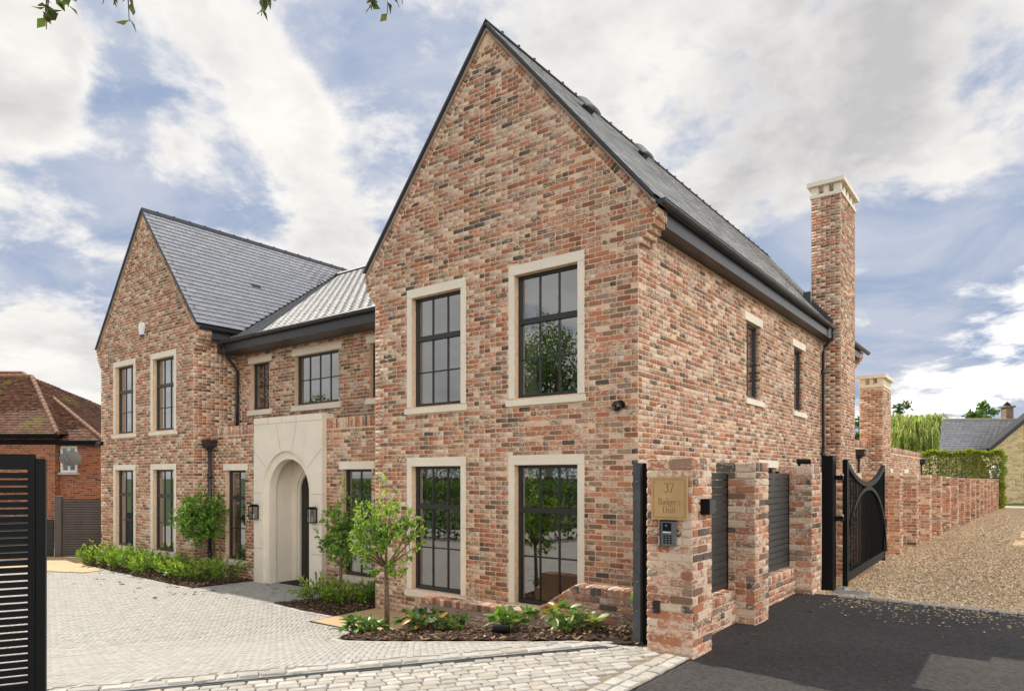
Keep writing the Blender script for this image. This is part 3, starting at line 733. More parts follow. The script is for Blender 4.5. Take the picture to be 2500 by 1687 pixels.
# house bricks: the 300 that show largest singly, the rest together
hb_ok = lambda p, q: not (q[1] > 1420 and q[0] > 1020) and not (q[0] > 1545 and q[1] > 1110)
near, rest = split(HB, 300, hb_ok, .09)
emit_parts(near, 'brick', 'brick', BRICK, wall, [(.215, .065), (.1025, .065), (.12, .065), (.16, .065)])
b1 = [p for p in rest if Vector(p[0]).length < 15]; b2 = [p for p in rest if Vector(p[0]).length >= 15]
bw = emit_stuff(b1, 'brick', 'brickwork', BRICK, wall); bw2 = emit_stuff(b2, 'far', 'far_brickwork', BRICK, wall)
# ------------------------------------------------------------------ windows
BL = MB(); CU = MB()
def window(O, u, n, x0, x1, z0, z1, cols, rows, transom=None, stone='lintel', lz=.15, sz=.12, over=.11, proj=.045, room=True, curtain=False, blind=False):
    """opening x0..x1, z0..z1 on the plane; rows: list of z fractions of glazing bars below the transom"""
    O = Vector(O); u = Vector(u); n = Vector(n); RV = .10
    def P(x, z, d): return O+u*x+UP*(z-O.z)-n*d
    def bx(b, xa, xb, za, zb, da, db): b.obox((P(xa, za, da)+P(xb, zb, db))/2, u, UP, n, xb-xa, zb-za, abs(db-da))
    fr = MB(); F = .048
    bx(fr, x0+.001, x0+F, z0, z1, RV, RV+.07); bx(fr, x1-F, x1-.001, z0, z1, RV, RV+.07)
    bx(fr, x0+F, x1-F, z1-F, z1, RV+.001, RV+.07); bx(fr, x0+F, x1-F, z0, z0+F+.01, RV-.025, RV+.07)
    zt = None
    if transom: zt = z1-(z1-z0)*transom; bx(fr, x0+F, x1-F, zt-.042, zt+.042, RV-.008, RV+.07)
    fo = fr.build('window', FRAME, H)
    # glazing bars and panes
    gb = MB(); xs = [x0+F+(x1-x0-2*F)*i/cols for i in range(cols+1)]
    for x in xs[1:-1]: bx(gb, x-.011, x+.011, z0+F, z1-F, RV+.013, RV+.045)
    bands = ([(zt+.042, z1-F)] if transom else []); lo = (z0+F+.01, (zt-.042) if transom else z1-F)
    cutz = [lo[0]]+[lo[0]+(lo[1]-lo[0])*q for q in rows]+[lo[1]]
    for q in cutz[1:-1]: bx(gb, x0+F, x1-F, q-.011, q+.011, RV+.0145, RV+.044)
    bands += list(zip(cutz, cutz[1:]))
    gb.build('glazing_bar', FRAME, fo)
    for za, zb in bands:
        for xa, xb in zip(xs, xs[1:]):
            g = MB(); d = RV+.03; g.quad(P(xa+.004, za+.004, d), P(xb-.004, za+.004, d), P(xb-.004, zb-.004, d), P(xa+.004, zb-.004, d)); g.build('pane', GLASS, fo)
    # dressed stone
    st = MB(); bx(st, x0-over, x1+over, z1+.001, z1+lz, -.012, .09); st.build('lintel', STONE, fo)
    sl_ = MB(); so_ = over+(.03 if stone == 'full' else 0)
    bx(sl_, x0-so_, x1+so_, z0-sz, z0-.03, -proj, .09)
    a, b, c, d = P(x0-so_, z0-.03, -proj), P(x1+so_, z0-.03, -proj), P(x1+so_, z0-.001, .10), P(x0-so_, z0-.001, .10)
    e, f = P(x0-so_, z0-.03, .10), P(x1+so_, z0-.03, .10)
    sl_.add([a, b, c, d, e, f], [(0, 1, 2, 3), (1, 5, 2), (0, 3, 4)]); sl_.build('sill', STONE, fo)
    if stone == 'full':
        for xa, xb in ((x0-over, x0-.001), (x1+.001, x1+over)):
            zj = z0+(z1-z0)*.52
            for za, zb in ((z0-.0, zj-.003), (zj+.003, z1-.002)):
                j = MB(); bx(j, xa, xb, za, zb, -.010, .10); j.build('jamb', STONE, fo)
    # room behind the glass
    D = 2.6; x0r, x1r, z0r, z1r = x0-.35, x1+.35, z0-.5, z1+.12
    A = [P(x0r, z0r, .2), P(x1r, z0r, .2), P(x1r, z1r, .2), P(x0r, z1r, .2), P(x0r, z0r, D), P(x1r, z0r, D), P(x1r, z1r, D), P(x0r, z1r, D)]
    rm = MB()
    rm.add(A, [(4, 5, 6, 7), (0, 1, 5, 4), (3, 7, 6, 2), (0, 4, 7, 3), (1, 2, 6, 5)])
    rm.add([P(x0r, z0r, .19), P(x1r, z0r, .19), P(x1r, z0, .19), P(x0r, z0, .19), P(x0r, z1, .19), P(x1r, z1, .19), P(x1r, z1r, .19), P(x0r, z1r, .19), P(x0, z0, .19), P(x0, z1, .19), P(x1, z0, .19), P(x1, z1, .19)],
              [(0, 1, 2, 3), (4, 5, 6, 7), (3, 8, 9, 4), (10, 2, 5, 11)])
    rm.build('interior', ROOM, fo)
    if curtain: bx(CU, x0+.03, x0+.03+curtain, z0, z1, RV+.16, RV+.24)
    if blind: bx(BL, x0+.03, x1-.03, z1-F-blind, z1-.01, RV+.10, RV+.14)
    return fo
for xc, y in ((XC, YF), (XL, YL)):
    for c in (xc-1.13, xc+1.11):
        k = dict(stone='full', lz=.15, sz=.12)
        window((0, y, 0), (1, 0, 0), (0, -1, 0), c-.57, c+.57, 1.19, 3.08, 3, [.5], .375, curtain=.2 if xc == XC else 0, **k)
        window((0, y, 0), (1, 0, 0), (0, -1, 0), c-.57, c+.57, -1.95, .168, 3, [.5], .325, blind=.13, **k)
for i, (a, b) in enumerate(MW): window((0, YU, 0), (1, 0, 0), (0, -1, 0), a, b, 1.67, 2.845, 4 if i == 1 else 2, [.5], None, lz=.145, sz=.14)
for a, b in PW: window((0, YP, 0), (1, 0, 0), (0, -1, 0), a, b, -2.03, .14, 2, [.5], .31, lz=.155, sz=.13, over=.09, curtain=.18, blind=.05)
for a, b, z0, z1 in s_op[:2]: window((XC+HW, 0, 0), (0, 1, 0), (1, 0, 0), a, b, z0, z1, 2, [.5], None, lz=.145, sz=.125)
a, b, z0, z1 = s_op[2]; window((XC+HW, 0, 0), (0, 1, 0), (1, 0, 0), a, b, z0, z1, 2, [.5], .31, lz=.148, sz=.125)
BL.build('blind', BLIND, H); CU.build('curtain', CURT, H)
# ------------------------------------------------------------------ stone porch
def arch_pts(c, r, sp, n=28): return [(c-r*math.cos(math.pi*i/n), sp+r*math.sin(math.pi*i/n)) for i in range(n+1)]
def arch_face(b, c, r, sp, y, x0, x1, z0, z1):
    b.quad((x0, y, z0), (c-r, y, z0), (c-r, y, z1), (x0, y, z1)); b.quad((c+r, y, z0), (x1, y, z0), (x1, y, z1), (c+r, y, z1))
    p = arch_pts(c, r, sp)
    for (xa, za), (xb, zb) in zip(p, p[1:]): b.quad((xa, y, za), (xb, y, zb), (xb, y, z1), (xa, y, z1))
def arch_soffit(b, c, r, sp, ya, yb, z0):
    p = [(c-r, z0)]+arch_pts(c, r, sp)+[(c+r, z0)]
    for (xa, za), (xb, zb) in zip(p, p[1:]): b.quad((xa, ya, za), (xb, ya, zb), (xb, yb, zb), (xa, yb, za))
def porch(b):
    y0, y1, y2, zt, zb = 8.98, 9.045, 9.22, 1.325, -2.6
    arch_face(b, PC, .905, -.35, y0, PX0, PX1, zb, zt); arch_soffit(b, PC, .905, -.35, y0, y1, zb)
    arch_face(b, PC, .74, -.36, y1, PC-.95, PC+.95, zb, .7); arch_soffit(b, PC, .74, -.36, y1, y2, zb)
    b.quad((PX1, y0, zb), (PX1, 9.3, zb), (PX1, 9.3, zt), (PX1, y0, zt)); b.quad((PX0, y0, zb), (PX0, y0, zt), (PX0, 9.3, zt), (PX0, 9.3, zb))
    b.quad((PX0, y0, zt), (PX1, y0, zt), (PX1, 9.3, zt), (PX0, 9.3, zt)); b.quad((PX0, 9.3, 1.0), (PX0, 9.3, zt), (PX1, 9.3, zt), (PX1, 9.3, 1.0))
    # lobby
    xa, xb, zc = PC-.80, PC+.80, .44
    arch_face(b, PC, .74, -.36, y2, xa, xb, zb, zc)
    b.quad((xa, y2, zb), (xa, 9.70, zb), (xa, 9.70, zc), (xa, y2, zc)); b.quad((xb, y2, zb), (xb, y2, zc), (xb, 9.70, zc), (xb, 9.70, zb))
    b.quad((xa, y2, zc), (xa, 9.70, zc), (xb, 9.70, zc), (xb, y2, zc))
    arch_face(b, PC, .64, -.40, 9.70, xa, xb, zb, zc); arch_soffit(b, PC, .64, -.40, 9.70, 9.745, zb)
    arch_face(b, PC, .585, -.40, 9.745, PC-.7, PC+.7, zb, .4); arch_soffit(b, PC, .585, -.40, 9.745, 9.86, zb)
po = one('porch_surround', STONE, H, porch)
def joints(b):
    y = 8.9795
    def ln(x0, z0, x1, z1, yy=y, w=.009):
        d = Vector((x1-x0, 0, z1-z0)); b.obox(((x0+x1)/2, yy, (z0+z1)/2), d.normalized(), d.normalized().cross(Vector((0, 1, 0))), (0, 1, 0), d.length, w, .003)
    ln(PX0, 1.185, PX1, 1.185)
    for x in (-13.86, -13.32, -12.78): ln(x, 1.188, x, 1.322)
    for s in (-1, 1):
        ln(PC+s*.92*math.sin(R(13)), -.35+.92*math.cos(R(13)), PC+s*.38, 1.182)
        ln(PC+s*.92*math.sin(R(55)), -.35+.92*math.cos(R(55)), PC+s*1.262, .58)
    for z in (-.385, -1.02, -1.66):
        ln(PX0, z, PC-.907, z); ln(PC+.907, z, PX1, z); b.box(PX1-.0008, PX1+.0012, 8.982, 9.09, z-.003, z+.003)
one('stone_joint', mat('dark_joint', (.33, .28, .21), .9), po, joints)  # thin strips in a darker stone tone mark the joints
def door(b):
    p = arch_pts(PC, .58, -.40); b.prism([(PC-.58, -2.455)]+p+[(PC+.58, -2.455)], 'y', 9.80, 9.84)
do = one('door', DOORM, H, door)
for i in range(6): one('door_board', DOORM, do, lambda b, i=i: b.box(PC-.57+.19*i+.004, PC-.57+.19*(i+1)-.004, 9.787, 9.799, -2.42, -.42+.5*math.cos((i-2.5)/3.2)))
one('door_handle', STEEL, do, lambda b: b.tube([(PC+.45, 9.77, -1.5), (PC+.45, 9.77, -1.1)], .012))
# ------------------------------------------------------------------ roofs
def deck(name, pts, th=.03):
    """sloping slab under the slates; pts anticlockwise seen from above"""
    P_ = [Vector(p) for p in pts]; n = (P_[1]-P_[0]).cross(P_[2]-P_[0]).normalized()
    if n.z < 0: n = -n
    b = MB(); k = len(P_); vs = P_+[p-n*th for p in P_]
    b.add(vs, [tuple(range(k)), tuple(range(k, 2*k))[::-1]]+[(i, k+i, k+(i+1) % k, (i+1) % k) for i in range(k)])
    return b.build(name, DECK, H)
def slates(E, e, s, n, length, span, lu=.30, gauge=.17, ok=None, base=(.105, .108, .118), var=.28, gap=.009):
    """E eave origin, e along, s up the slope; courses of slates lapped upwards"""
    E = Vector(E); e = Vector(e); s = Vector(s); n = Vector(n); out = []; rows = int(span/gauge)
    for r in range(rows+1):
        off = -(lu/2)*(r % 2)
        for k in range(int(length/lu)+2):
            a, b = max(0, off+k*lu), min(length, off+(k+1)*lu)
            if b-a < .04: continue
            l = gauge*1.12 if r < rows else max(.05, span-rows*gauge)
            B_ = E+s*(r*gauge+l/2)
            if ok:                                   # slates are cut where a valley or verge crosses them
                fa, fb = ok(B_+e*(a+.005)), ok(B_+e*(b-.005))
                if not fa and not fb: continue
                if fa != fb:
                    lo, hi = a, b
                    for _ in range(7):
                        m_ = (lo+hi)/2
                        if ok(B_+e*m_) == fa: lo = m_
                        else: hi = m_
                    a, b = (a, lo) if fa else (hi, b)
                    if b-a < .03: continue
            c = B_+e*((a+b)/2)
            q = random.uniform(1-var, 1+var); t = random.uniform(.96, 1.05)
            out.append((tuple(c), tuple(e), tuple(s), tuple(n), b-a-gap, l, (base[0]*q, base[1]*q, base[2]*q*t, 0)))
    return out
CSL, SSL = 1/math.sqrt(1+TAN*TAN), TAN/math.sqrt(1+TAN*TAN)
EO = 2.88; ZE = ZR-TAN*EO
def ridge_row(parent, xc, y0, y1, z):
    y = y0; i = 0
    while y < y1-.1:
        L = min(.45, y1-y); b = MB(); k = .001*(i % 2)
        for s in (-1, 1):
            a = Vector((xc, y, z+.035+k)); d = Vector((s*CSL, 0, -SSL))*.17; nn = Vector((s*SSL, 0, CSL))*.016
            b.add([a, a+d, a+d+nn, a+Vector((0, 0, .022)), a+Vector((0, L-.008, 0)), a+d+Vector((0, L-.008, 0)), a+d+nn+Vector((0, L-.008, 0)), a+Vector((0, L-.008, .022))],
                  [(0, 1, 2, 3), (4, 7, 6, 5), (3, 2, 6, 7), (1, 5, 6, 2)])
        b.tube([(xc, y+L-.03, z+.05+k), (xc, y+L-.008, z+.05+k)], .028, 8)
        b.build('ridge_tile', RIDGE, parent); y += L; i += 1
# right wing
Y0, Y1 = YF-.04, 22.75
r1 = deck('roof', [(XC+EO, Y0, ZE-.03), (XC+EO, Y1, ZE-.03), (XC, Y1, ZR-.03), (XC, Y0, ZR-.03)])
r2 = deck('roof', [(XC-EO, Y1, ZE-.03), (XC-EO, Y0, ZE-.03), (XC, Y0, ZR-.03), (XC, Y1, ZR-.03)])
SPAN = EO/CSL
R1 = slates((XC+EO+.02, Y0-.01, ZE-.02), (0, 1, 0), (-CSL, 0, SSL), (SSL, 0, CSL), Y1-Y0+.02, SPAN, ok=lambda c: not (c.x > -4.62 and 18.45 < c.y < 20.34), base=(.36, .355, .345), var=.32, gap=.004)
R2 = slates((XC-EO-.02, Y1, ZE-.02), (0, -1, 0), (CSL, 0, SSL), (-SSL, 0, CSL), Y1-Y0+.01, SPAN)
ridge_row(r1, XC, Y0-.01, Y1, ZR)
# left wing
Y0l = YL-.04
r3 = deck('roof', [(XL+EO, Y0l, ZE-.03), (XL+EO, 9.9, ZE-.03), (XL+.02, 15.9, ZR-.03), (XL, 22.7, ZR-.03), (XL, Y0l, ZR-.03)])
r3b = deck('roof', [(XL+EO, 22.7, ZE-.03), (XL, 22.7, ZR-.03), (XL, 15.9, ZR-.03)])
r5 = deck('roof', [(XL-EO, 22.7, ZE-.03), (XL-EO, Y0l, ZE-.03), (XL, Y0l, ZR-.03), (XL, 22.7, ZR-.03)])
PM = .611; YE = 9.22; ZEm = 3.40; YR4 = 14.72; ZR4 = ZEm+PM*(YR4-YE)
def zmid(y): return ZEm+PM*(y-YE)
R3 = slates((XL+EO+.02, Y0l-.01, ZE-.02), (0, 1, 0), (-CSL, 0, SSL), (SSL, 0, CSL), 14.2, SPAN, ok=lambda c: not (zmid(c.y) > c.z+.02 and c.z < ZR4), base=(.36, .36, .375), var=.09)
ridge_row(r3, XL, Y0l-.01, 18.5, ZR)
# middle
cm, sm = 1/math.sqrt(1+PM*PM), PM/math.sqrt(1+PM*PM)
def xl_at(z): return XL+(ZR-z)/TAN
def xr_at(z): return XC-(ZR-z)/TAN
r4 = deck('roof', [(XL+EO+.02, YE, ZEm-.03), (XM1-.06, YE, ZEm-.03), (xr_at(ZR4), YR4, ZR4-.03), (xl_at(ZR4), YR4, ZR4-.03)], .05)
r4b = deck('roof', [(xr_at(ZR4), YR4, ZR4-.03), (XM1, 20, ZEm), (XM0, 20, ZEm), (xl_at(ZR4), YR4, ZR4-.03)], .05)
X4 = XL+EO+.02
R4 = slates((X4-2.6, YE-.03, ZEm-.03), (1, 0, 0), (0, cm, sm), (0, -sm, cm), 12.5, (YR4-YE)/cm, ok=lambda c: (xl_at(c.z)+.02 if c.z > ZE else X4-.1) < c.x < (xr_at(c.z)+.05 if c.z > ZE else XM1-.06), base=(.17, .17, .173), var=.05, gap=.001)
b = MB(); b.tube([(xl_at(ZR4)+.05, YR4, ZR4+.01), (xr_at(ZR4), YR4, ZR4+.01)], .07, 8); b.build('ridge_tile', RIDGE, r4)
b = MB()                                  # lead valley
va, vb = Vector((xl_at(ZE), YE+(ZE-ZEm)/PM, ZE+.0)), Vector((xl_at(ZR4), YR4, ZR4+.0)); d = (vb-va).normalized()
b.add([va+Vector((-.06, .0, .03)), va+Vector((.07, 0, .03)), vb+Vector((.07, 0, .03)), vb+Vector((-.06, 0, .03)), va+Vector((0, 0, .015)), vb+Vector((0, 0, .015))], [(0, 4, 5, 3), (4, 1, 2, 5)])
b.build('valley', LEAD, r4)
allslate = R3
near, rest = split(allslate, 300, lambda p, q: not (q[1] > 1100), .12)
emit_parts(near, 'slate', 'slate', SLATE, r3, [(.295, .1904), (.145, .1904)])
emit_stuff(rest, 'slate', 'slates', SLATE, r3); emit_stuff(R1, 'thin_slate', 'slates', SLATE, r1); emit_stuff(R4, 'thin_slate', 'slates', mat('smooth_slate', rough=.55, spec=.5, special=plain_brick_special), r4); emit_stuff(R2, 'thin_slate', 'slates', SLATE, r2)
# verge pointing, vents
def verge(b, xc, y):
    for s in (-1, 1):
        a = Vector((xc, y-.034, ZR-.128)); e = Vector((xc+s*(EO+.005), y-.034, ZE-.128)); dn = Vector((0, 0, .05))
        b.add([a, e, e+dn, a+dn, a+Vector((0, .05, 0)), e+Vector((0, .05, 0)), e+dn+Vector((0, .05, 0)), a+dn+Vector((0, .05, 0))], [(0, 1, 2, 3), (4, 7, 6, 5), (0, 4, 5, 1), (1, 5, 6, 2)])
one('verge_pointing', MORTAR_G, r1, lambda b: verge(b, XC, YF)); one('verge_pointing', MORTAR_G, r3, lambda b: verge(b, XL, YL))
def verge_strip(b, xc, y):
    for s in (-1, 1):
        u = Vector((s*CSL, 0, -SSL)); nn = Vector((s*SSL, 0, CSL)); c = Vector((xc, y, ZR-.03))+u*(EO/CSL/2)+nn*.008
        b.obox(c, u, (0, 1, 0), nn, EO/CSL+.02, .03, .036)
one('verge_trim', RIDGE, r1, lambda b: verge_strip(b, XC, Y0-.02)); one('verge_trim', RIDGE, r3, lambda b: verge_strip(b, XL, Y0l-.02))
def vent(parent, x, y):
    z = ZR-TAN*abs(x-XC); n = Vector((SSL, 0, CSL)); s = Vector((-CSL, 0, SSL)); c = Vector((x, y, z))
    b = MB(); b.obox(c+n*.035, (0, 1, 0), s, n, .18, .15, .09); v = b.build('roof_vent', GUTTER, parent)
    b = MB(); N_ = 10
    for i in range(N_):
        t0, t1 = -1+2*i/N_, -1+2*(i+1)/N_; h = lambda t: .075+.05*(1-t*t)
        p = [c+Vector((0, t*.24, 0))+n*(h(t)+dn)+s*ds for t in (t0, t1) for dn in (0, .03) for ds in (-.13, .13)]
        b.add(p, [(0, 1, 5, 4), (2, 6, 7, 3), (0, 4, 6, 2), (1, 3, 7, 5)]+([(0, 2, 3, 1)] if i == 0 else [])+([(4, 5, 7, 6)] if i == N_-1 else []))
    b.build('vent_cowl', COWL, v)
vent(r1, -6.22, 10.30); vent(r1, -6.22, 12.42)
b = MB(); c = Vector((-17.55, 11.0, ZR-TAN*1.52+.02)); b.obox(c, (0, 1, 0), (-CSL, 0, SSL), (SSL, 0, CSL), .28, .17, .03); b.build('tile_vent', GUTTER, r3)
# gutters, fascias, downpipes
def gutter(pts, r=.062, clips=1.1, name='gutter'):
    b = MB(); A, B = Vector(pts[0]), Vector(pts[1]); d = (B-A).normalized(); sd = d.cross(UP).normalized(); N_ = 8
    for k in range(N_):
        t0, t1 = math.pi*k/N_, math.pi*(k+1)/N_
        q = [sd*math.cos(t)*r-UP*math.sin(t)*r*1.05 for t in (t0, t1)]
        b.add([A+q[0], B+q[0], B+q[1], A+q[1]], [(0, 1, 2, 3)])
    b.add([A+sd*math.cos(math.pi*k/N_)*r-UP*math.sin(math.pi*k/N_)*r*1.05 for k in range(N_+1)], [tuple(range(N_+1))]); b.add([B+sd*math.cos(math.pi*k/N_)*r-UP*math.sin(math.pi*k/N_)*r*1.05 for k in range(N_+1)], [tuple(range(N_+1))])
    for s in (-1, 1): b.tube([A+sd*r*s, B+sd*r*s], .008, 6)
    L = (B-A).length; x = .45; i = 0
    while x < L:
        for dx in ((-.03, .03) if i % 3 == 1 else (0,)):
            ring = [A+d*(x+dx)+(sd*math.cos(math.pi*k/N_)-UP*math.sin(math.pi*k/N_)*1.05)*(r+.006) for k in range(N_+1)]; rg2 = [p+d*.022 for p in ring]
            b.add(ring+rg2, [(k, k+1, N_+2+k, N_+1+k) for k in range(N_)])
        x += clips; i += 1
    return b.build(name, GUTTER, H, smooth=False)
gx = XC+EO+.10
gutter([(gx, Y0+.0, 3.655), (gx, 18.15, 3.655)]); gutter([(gx, 20.3, 3.655), (gx, 22.6, 3.655)])
def fascia_box(b, x0, x1, y0, y1, z0, z1): b.box(x0, x1, y0, y1, z0, z1)
one('fascia', GUTTER, H, lambda b: b.box(XC+HW+.01, XC+EO+.015, YF+.331, 18.57, 3.40, 3.655)); one('fascia', GUTTER, H, lambda b: b.box(XC+HW+.01, XC+EO+.015, 20.25, 21.89, 3.40, 3.655))
gl = XL+EO+.10
gutter([(gl, Y0l, 3.655), (gl, 9.75, 3.655)]); one('fascia', GUTTER, H, lambda b: b.box(XL+HW+.01, XL+EO+.015, YL+.331, 9.86, 3.40, 3.655))
gutter([(X4-.02, YE-.07, 3.36), (XM1-.05, YE-.07, 3.36)]); one('fascia', GUTTER, H, lambda b: b.box(XM0+.02, XM1-.01, YE-.01, YU-.012, 3.10, 3.33))
one('fascia', GUTTER, H, lambda b: b.box(XM0+.012, XM0+.32, YE+.2, YU-.012, 3.33, 3.55))
def pipe(pts, r=.036, brackets=()):
    b = MB(); b.tube(pts, r, 10)
    for p in brackets: b.tube([(p[0], p[1], p[2]-.05), (p[0], p[1], p[2]+.05)], r+.014, 10)
    return b.build('downpipe', GUTTER, H, smooth=True)
xs_ = XC+HW+.06
pipe([(gx, 18.1, 3.6), (gx, 18.1, 3.46), (gx-.03, 18.12, 3.38), (xs_+.05, 18.3, 3.24), (xs_, 18.35, 3.12), (xs_, 18.35, -2.3)], brackets=[(xs_, 18.35, z) for z in (2.6, .55, -1.2)])
pipe([(X4+.10, YE-.06, 3.3), (X4+.10, YE-.06, 3.17), (X4+.05, YE+.04, 3.05), (XM0+.13, YU-.2, 2.85), (XM0+.12, YU-.075, 2.7), (XM0+.12, YU-.075, 1.0)], r=.04)
hp = pipe([(XM0+.085, 8.98, .7), (XM0+.085, 8.98, -2.4)], r=.044, brackets=[(XM0+.085, 8.98, z) for z in (.0, -1.95)])
def hopper(b, x, y, z, s=1.0):
    def rg(h, w, d): return [(x-.075*s, y-w, z+h), (x-.075*s+d, y-w, z+h), (x-.075*s+d, y+w, z+h), (x-.075*s, y+w, z+h)]
    L_ = [rg(.24*s, .165*s, .24*s), rg(.19*s, .165*s, .24*s), rg(.185*s, .145*s, .215*s), rg(.10*s, .145*s, .215*s), rg(0, .05*s, .10*s)]
    v = [q for r_ in L_ for q in r_]; f = [(0, 1, 2, 3)]
    for i in range(4):
        for k in range(4): f.append((i*4+k, i*4+(k+1) % 4, (i+1)*4+(k+1) % 4, (i+1)*4+k))
    b.add(v, f)
one('hopper_head', GUTTER, H, lambda b: hopper(b, XM0+.085, 8.96, .66))
for y in (22.75, 37.3):
    pipe([(XC+HW+.06, y, .56), (XC+HW+.06, y, -2.3)]); one('hopper_head', GUTTER, H, lambda b, y=y: hopper(b, XC+HW+.08, y, .53, 1.15))
for y0_, y1_ in ((28.0, 29.3), (32.2, 33.4)): one('lintel', STONE, H, lambda b: b.box(XC+HW+.0, XC+HW+.03, y0_, y1_, .12, .28))
# ================================================================== FRONT BOUNDARY WALL WITH PIERS
XB = -2.386
bwall = thing('boundary_wall', 'brick boundary wall of three piers with dwarf walls and dark slatted panels beside the asphalt', 'wall', (-2.6, 7.9, -1.6))
BBR = []
def pier(y0, y1, ztop, zb=-1.75):
    x0, x1 = XB-.445, XB
    b = MB(); b.box(x0+.004, x1-.004, y0+.004, y1-.004, zb, ztop-.004); p = b.build('pier', MORTAR, bwall); lst = []
    zc = ztop-.112
    sides = [((0, y0, 0), (1, 0, 0), (0, -1, 0), x0, x1), ((x1, 0, 0), (0, 1, 0), (1, 0, 0), y0, y1), ((x0, 0, 0), (0, -1, 0), (-1, 0, 0), -y1, -y0), ((0, y1, 0), (-1, 0, 0), (0, 1, 0), -x1, -x0)]
    for i, (O, u, n, a, c) in enumerate(sides):
        nrow = int((zc-zb)/.075); zz = zc-nrow*.075
        courses(lst, O, u, n, zz, zc+.001, lambda z: [(a, c)], phase=a+(.1125 if i % 2 else 0), joint=.012)
        row_on_edge(lst, Vector(O)+Vector((0, 0, zc)), u, n, (0, 0, 1), a, c, .11, pitch=.2225 if i % 2 == 0 else .075, joint=.011)
    BBR.extend((q, p) for q in lst); return p
p1 = pier(5.76, 6.205, .165); p2 = pier(7.48, 7.925, .155); p3 = pier(9.87, 10.31, .14)
def dwarf(y0, y1):
    x1 = -2.612; zt = -1.255
    b = MB(); b.box(x1-.31, x1-.004, y0, y1, -1.8, zt-.004); d = b.build('dwarf_wall', MORTAR, bwall); lst = []
    courses(lst, (x1, 0, 0), (0, 1, 0), (1, 0, 0), zt-.112-4*.075, zt-.111, lambda z: [(y0, y1)], phase=y0+.05)
    row_on_edge(lst, (x1, 0, zt-.112), (0, 1, 0), (1, 0, 0), (0, 0, 1), y0, y1, .108)
    row_on_edge(lst, (x1-.215, 0, zt-.004), (0, 1, 0), (0, 0, 1), (1, 0, 0), y0, y1, .215)
    BBR.extend((q, d) for q in lst)
    f = MB(); xp = -2.70
    f.box(xp-.03, xp+.014, y0+.004, y0+.05, zt+.012, .02); f.box(xp-.03, xp+.014, y1-.05, y1-.004, zt+.012, .02)
    pn = f.build('slat_panel', BLACK, bwall)
    n = 16; h = (.04-(zt+.02))/n
    for i in range(n):
        z = zt+.02+i*h
        s = MB(); s.prism([(xp-.012, z+.003), (xp+.012, z+.003), (xp+.012, z+h-.011), (xp+.004, z+h-.004), (xp-.012, z+h-.004)], 'y', y0+.051, y1-.051)
        s2 = s.build('slat', SLATM, pn)
dwarf(6.207, 7.478); dwarf(7.927, 9.868)
near, rest = split([q for q, _ in BBR], 300, lambda p, q: True, .05)
keyp = {id(q): p for q, p in BBR}
for par in {keyp[id(q)] for q in near}:
    emit_parts([q for q in near if keyp[id(q)] == par], 'near', 'brick', BRICK, par, [(.213, .063), (.1, .063), (.064, .099), (.21, .1)])
for par in {keyp[id(q)] for q in rest}:
    emit_stuff([q for q in rest if keyp[id(q)] == par], 'brick', 'brickwork', BRICK, par)
# ------------------------------------------------------------------ things fixed to the first pier
YPf = 5.748
pl = thing('name_plaque', 'square bronze house plaque engraved 37 on the first brick pier', 'plaque', (-2.595, YPf, -.2))
PXA, PXB, PZA, PZB = -2.772, -2.424, -.392, -.008
one('plate', BRASS, pl, lambda b: b.box(PXA, PXB, YPf-.020, YPf-.004, PZA, PZB))
def fram(b):
    y0, y1 = YPf-.0225, YPf-.0195
    for x0, x1, z0, z1 in ((PXA+.02, PXB-.02, PZB-.024, PZB-.020), (PXA+.02, PXB-.02, PZA+.020, PZA+.024), (PXA+.02, PXA+.024, PZA+.024, PZB-.024), (PXB-.024, PXB-.02, PZA+.024, PZB-.024)): b.box(x0, x1, y0, y1, z0, z1)
one('border_line', mat('plate_line', (.26, .17, .08), .5), pl, fram)
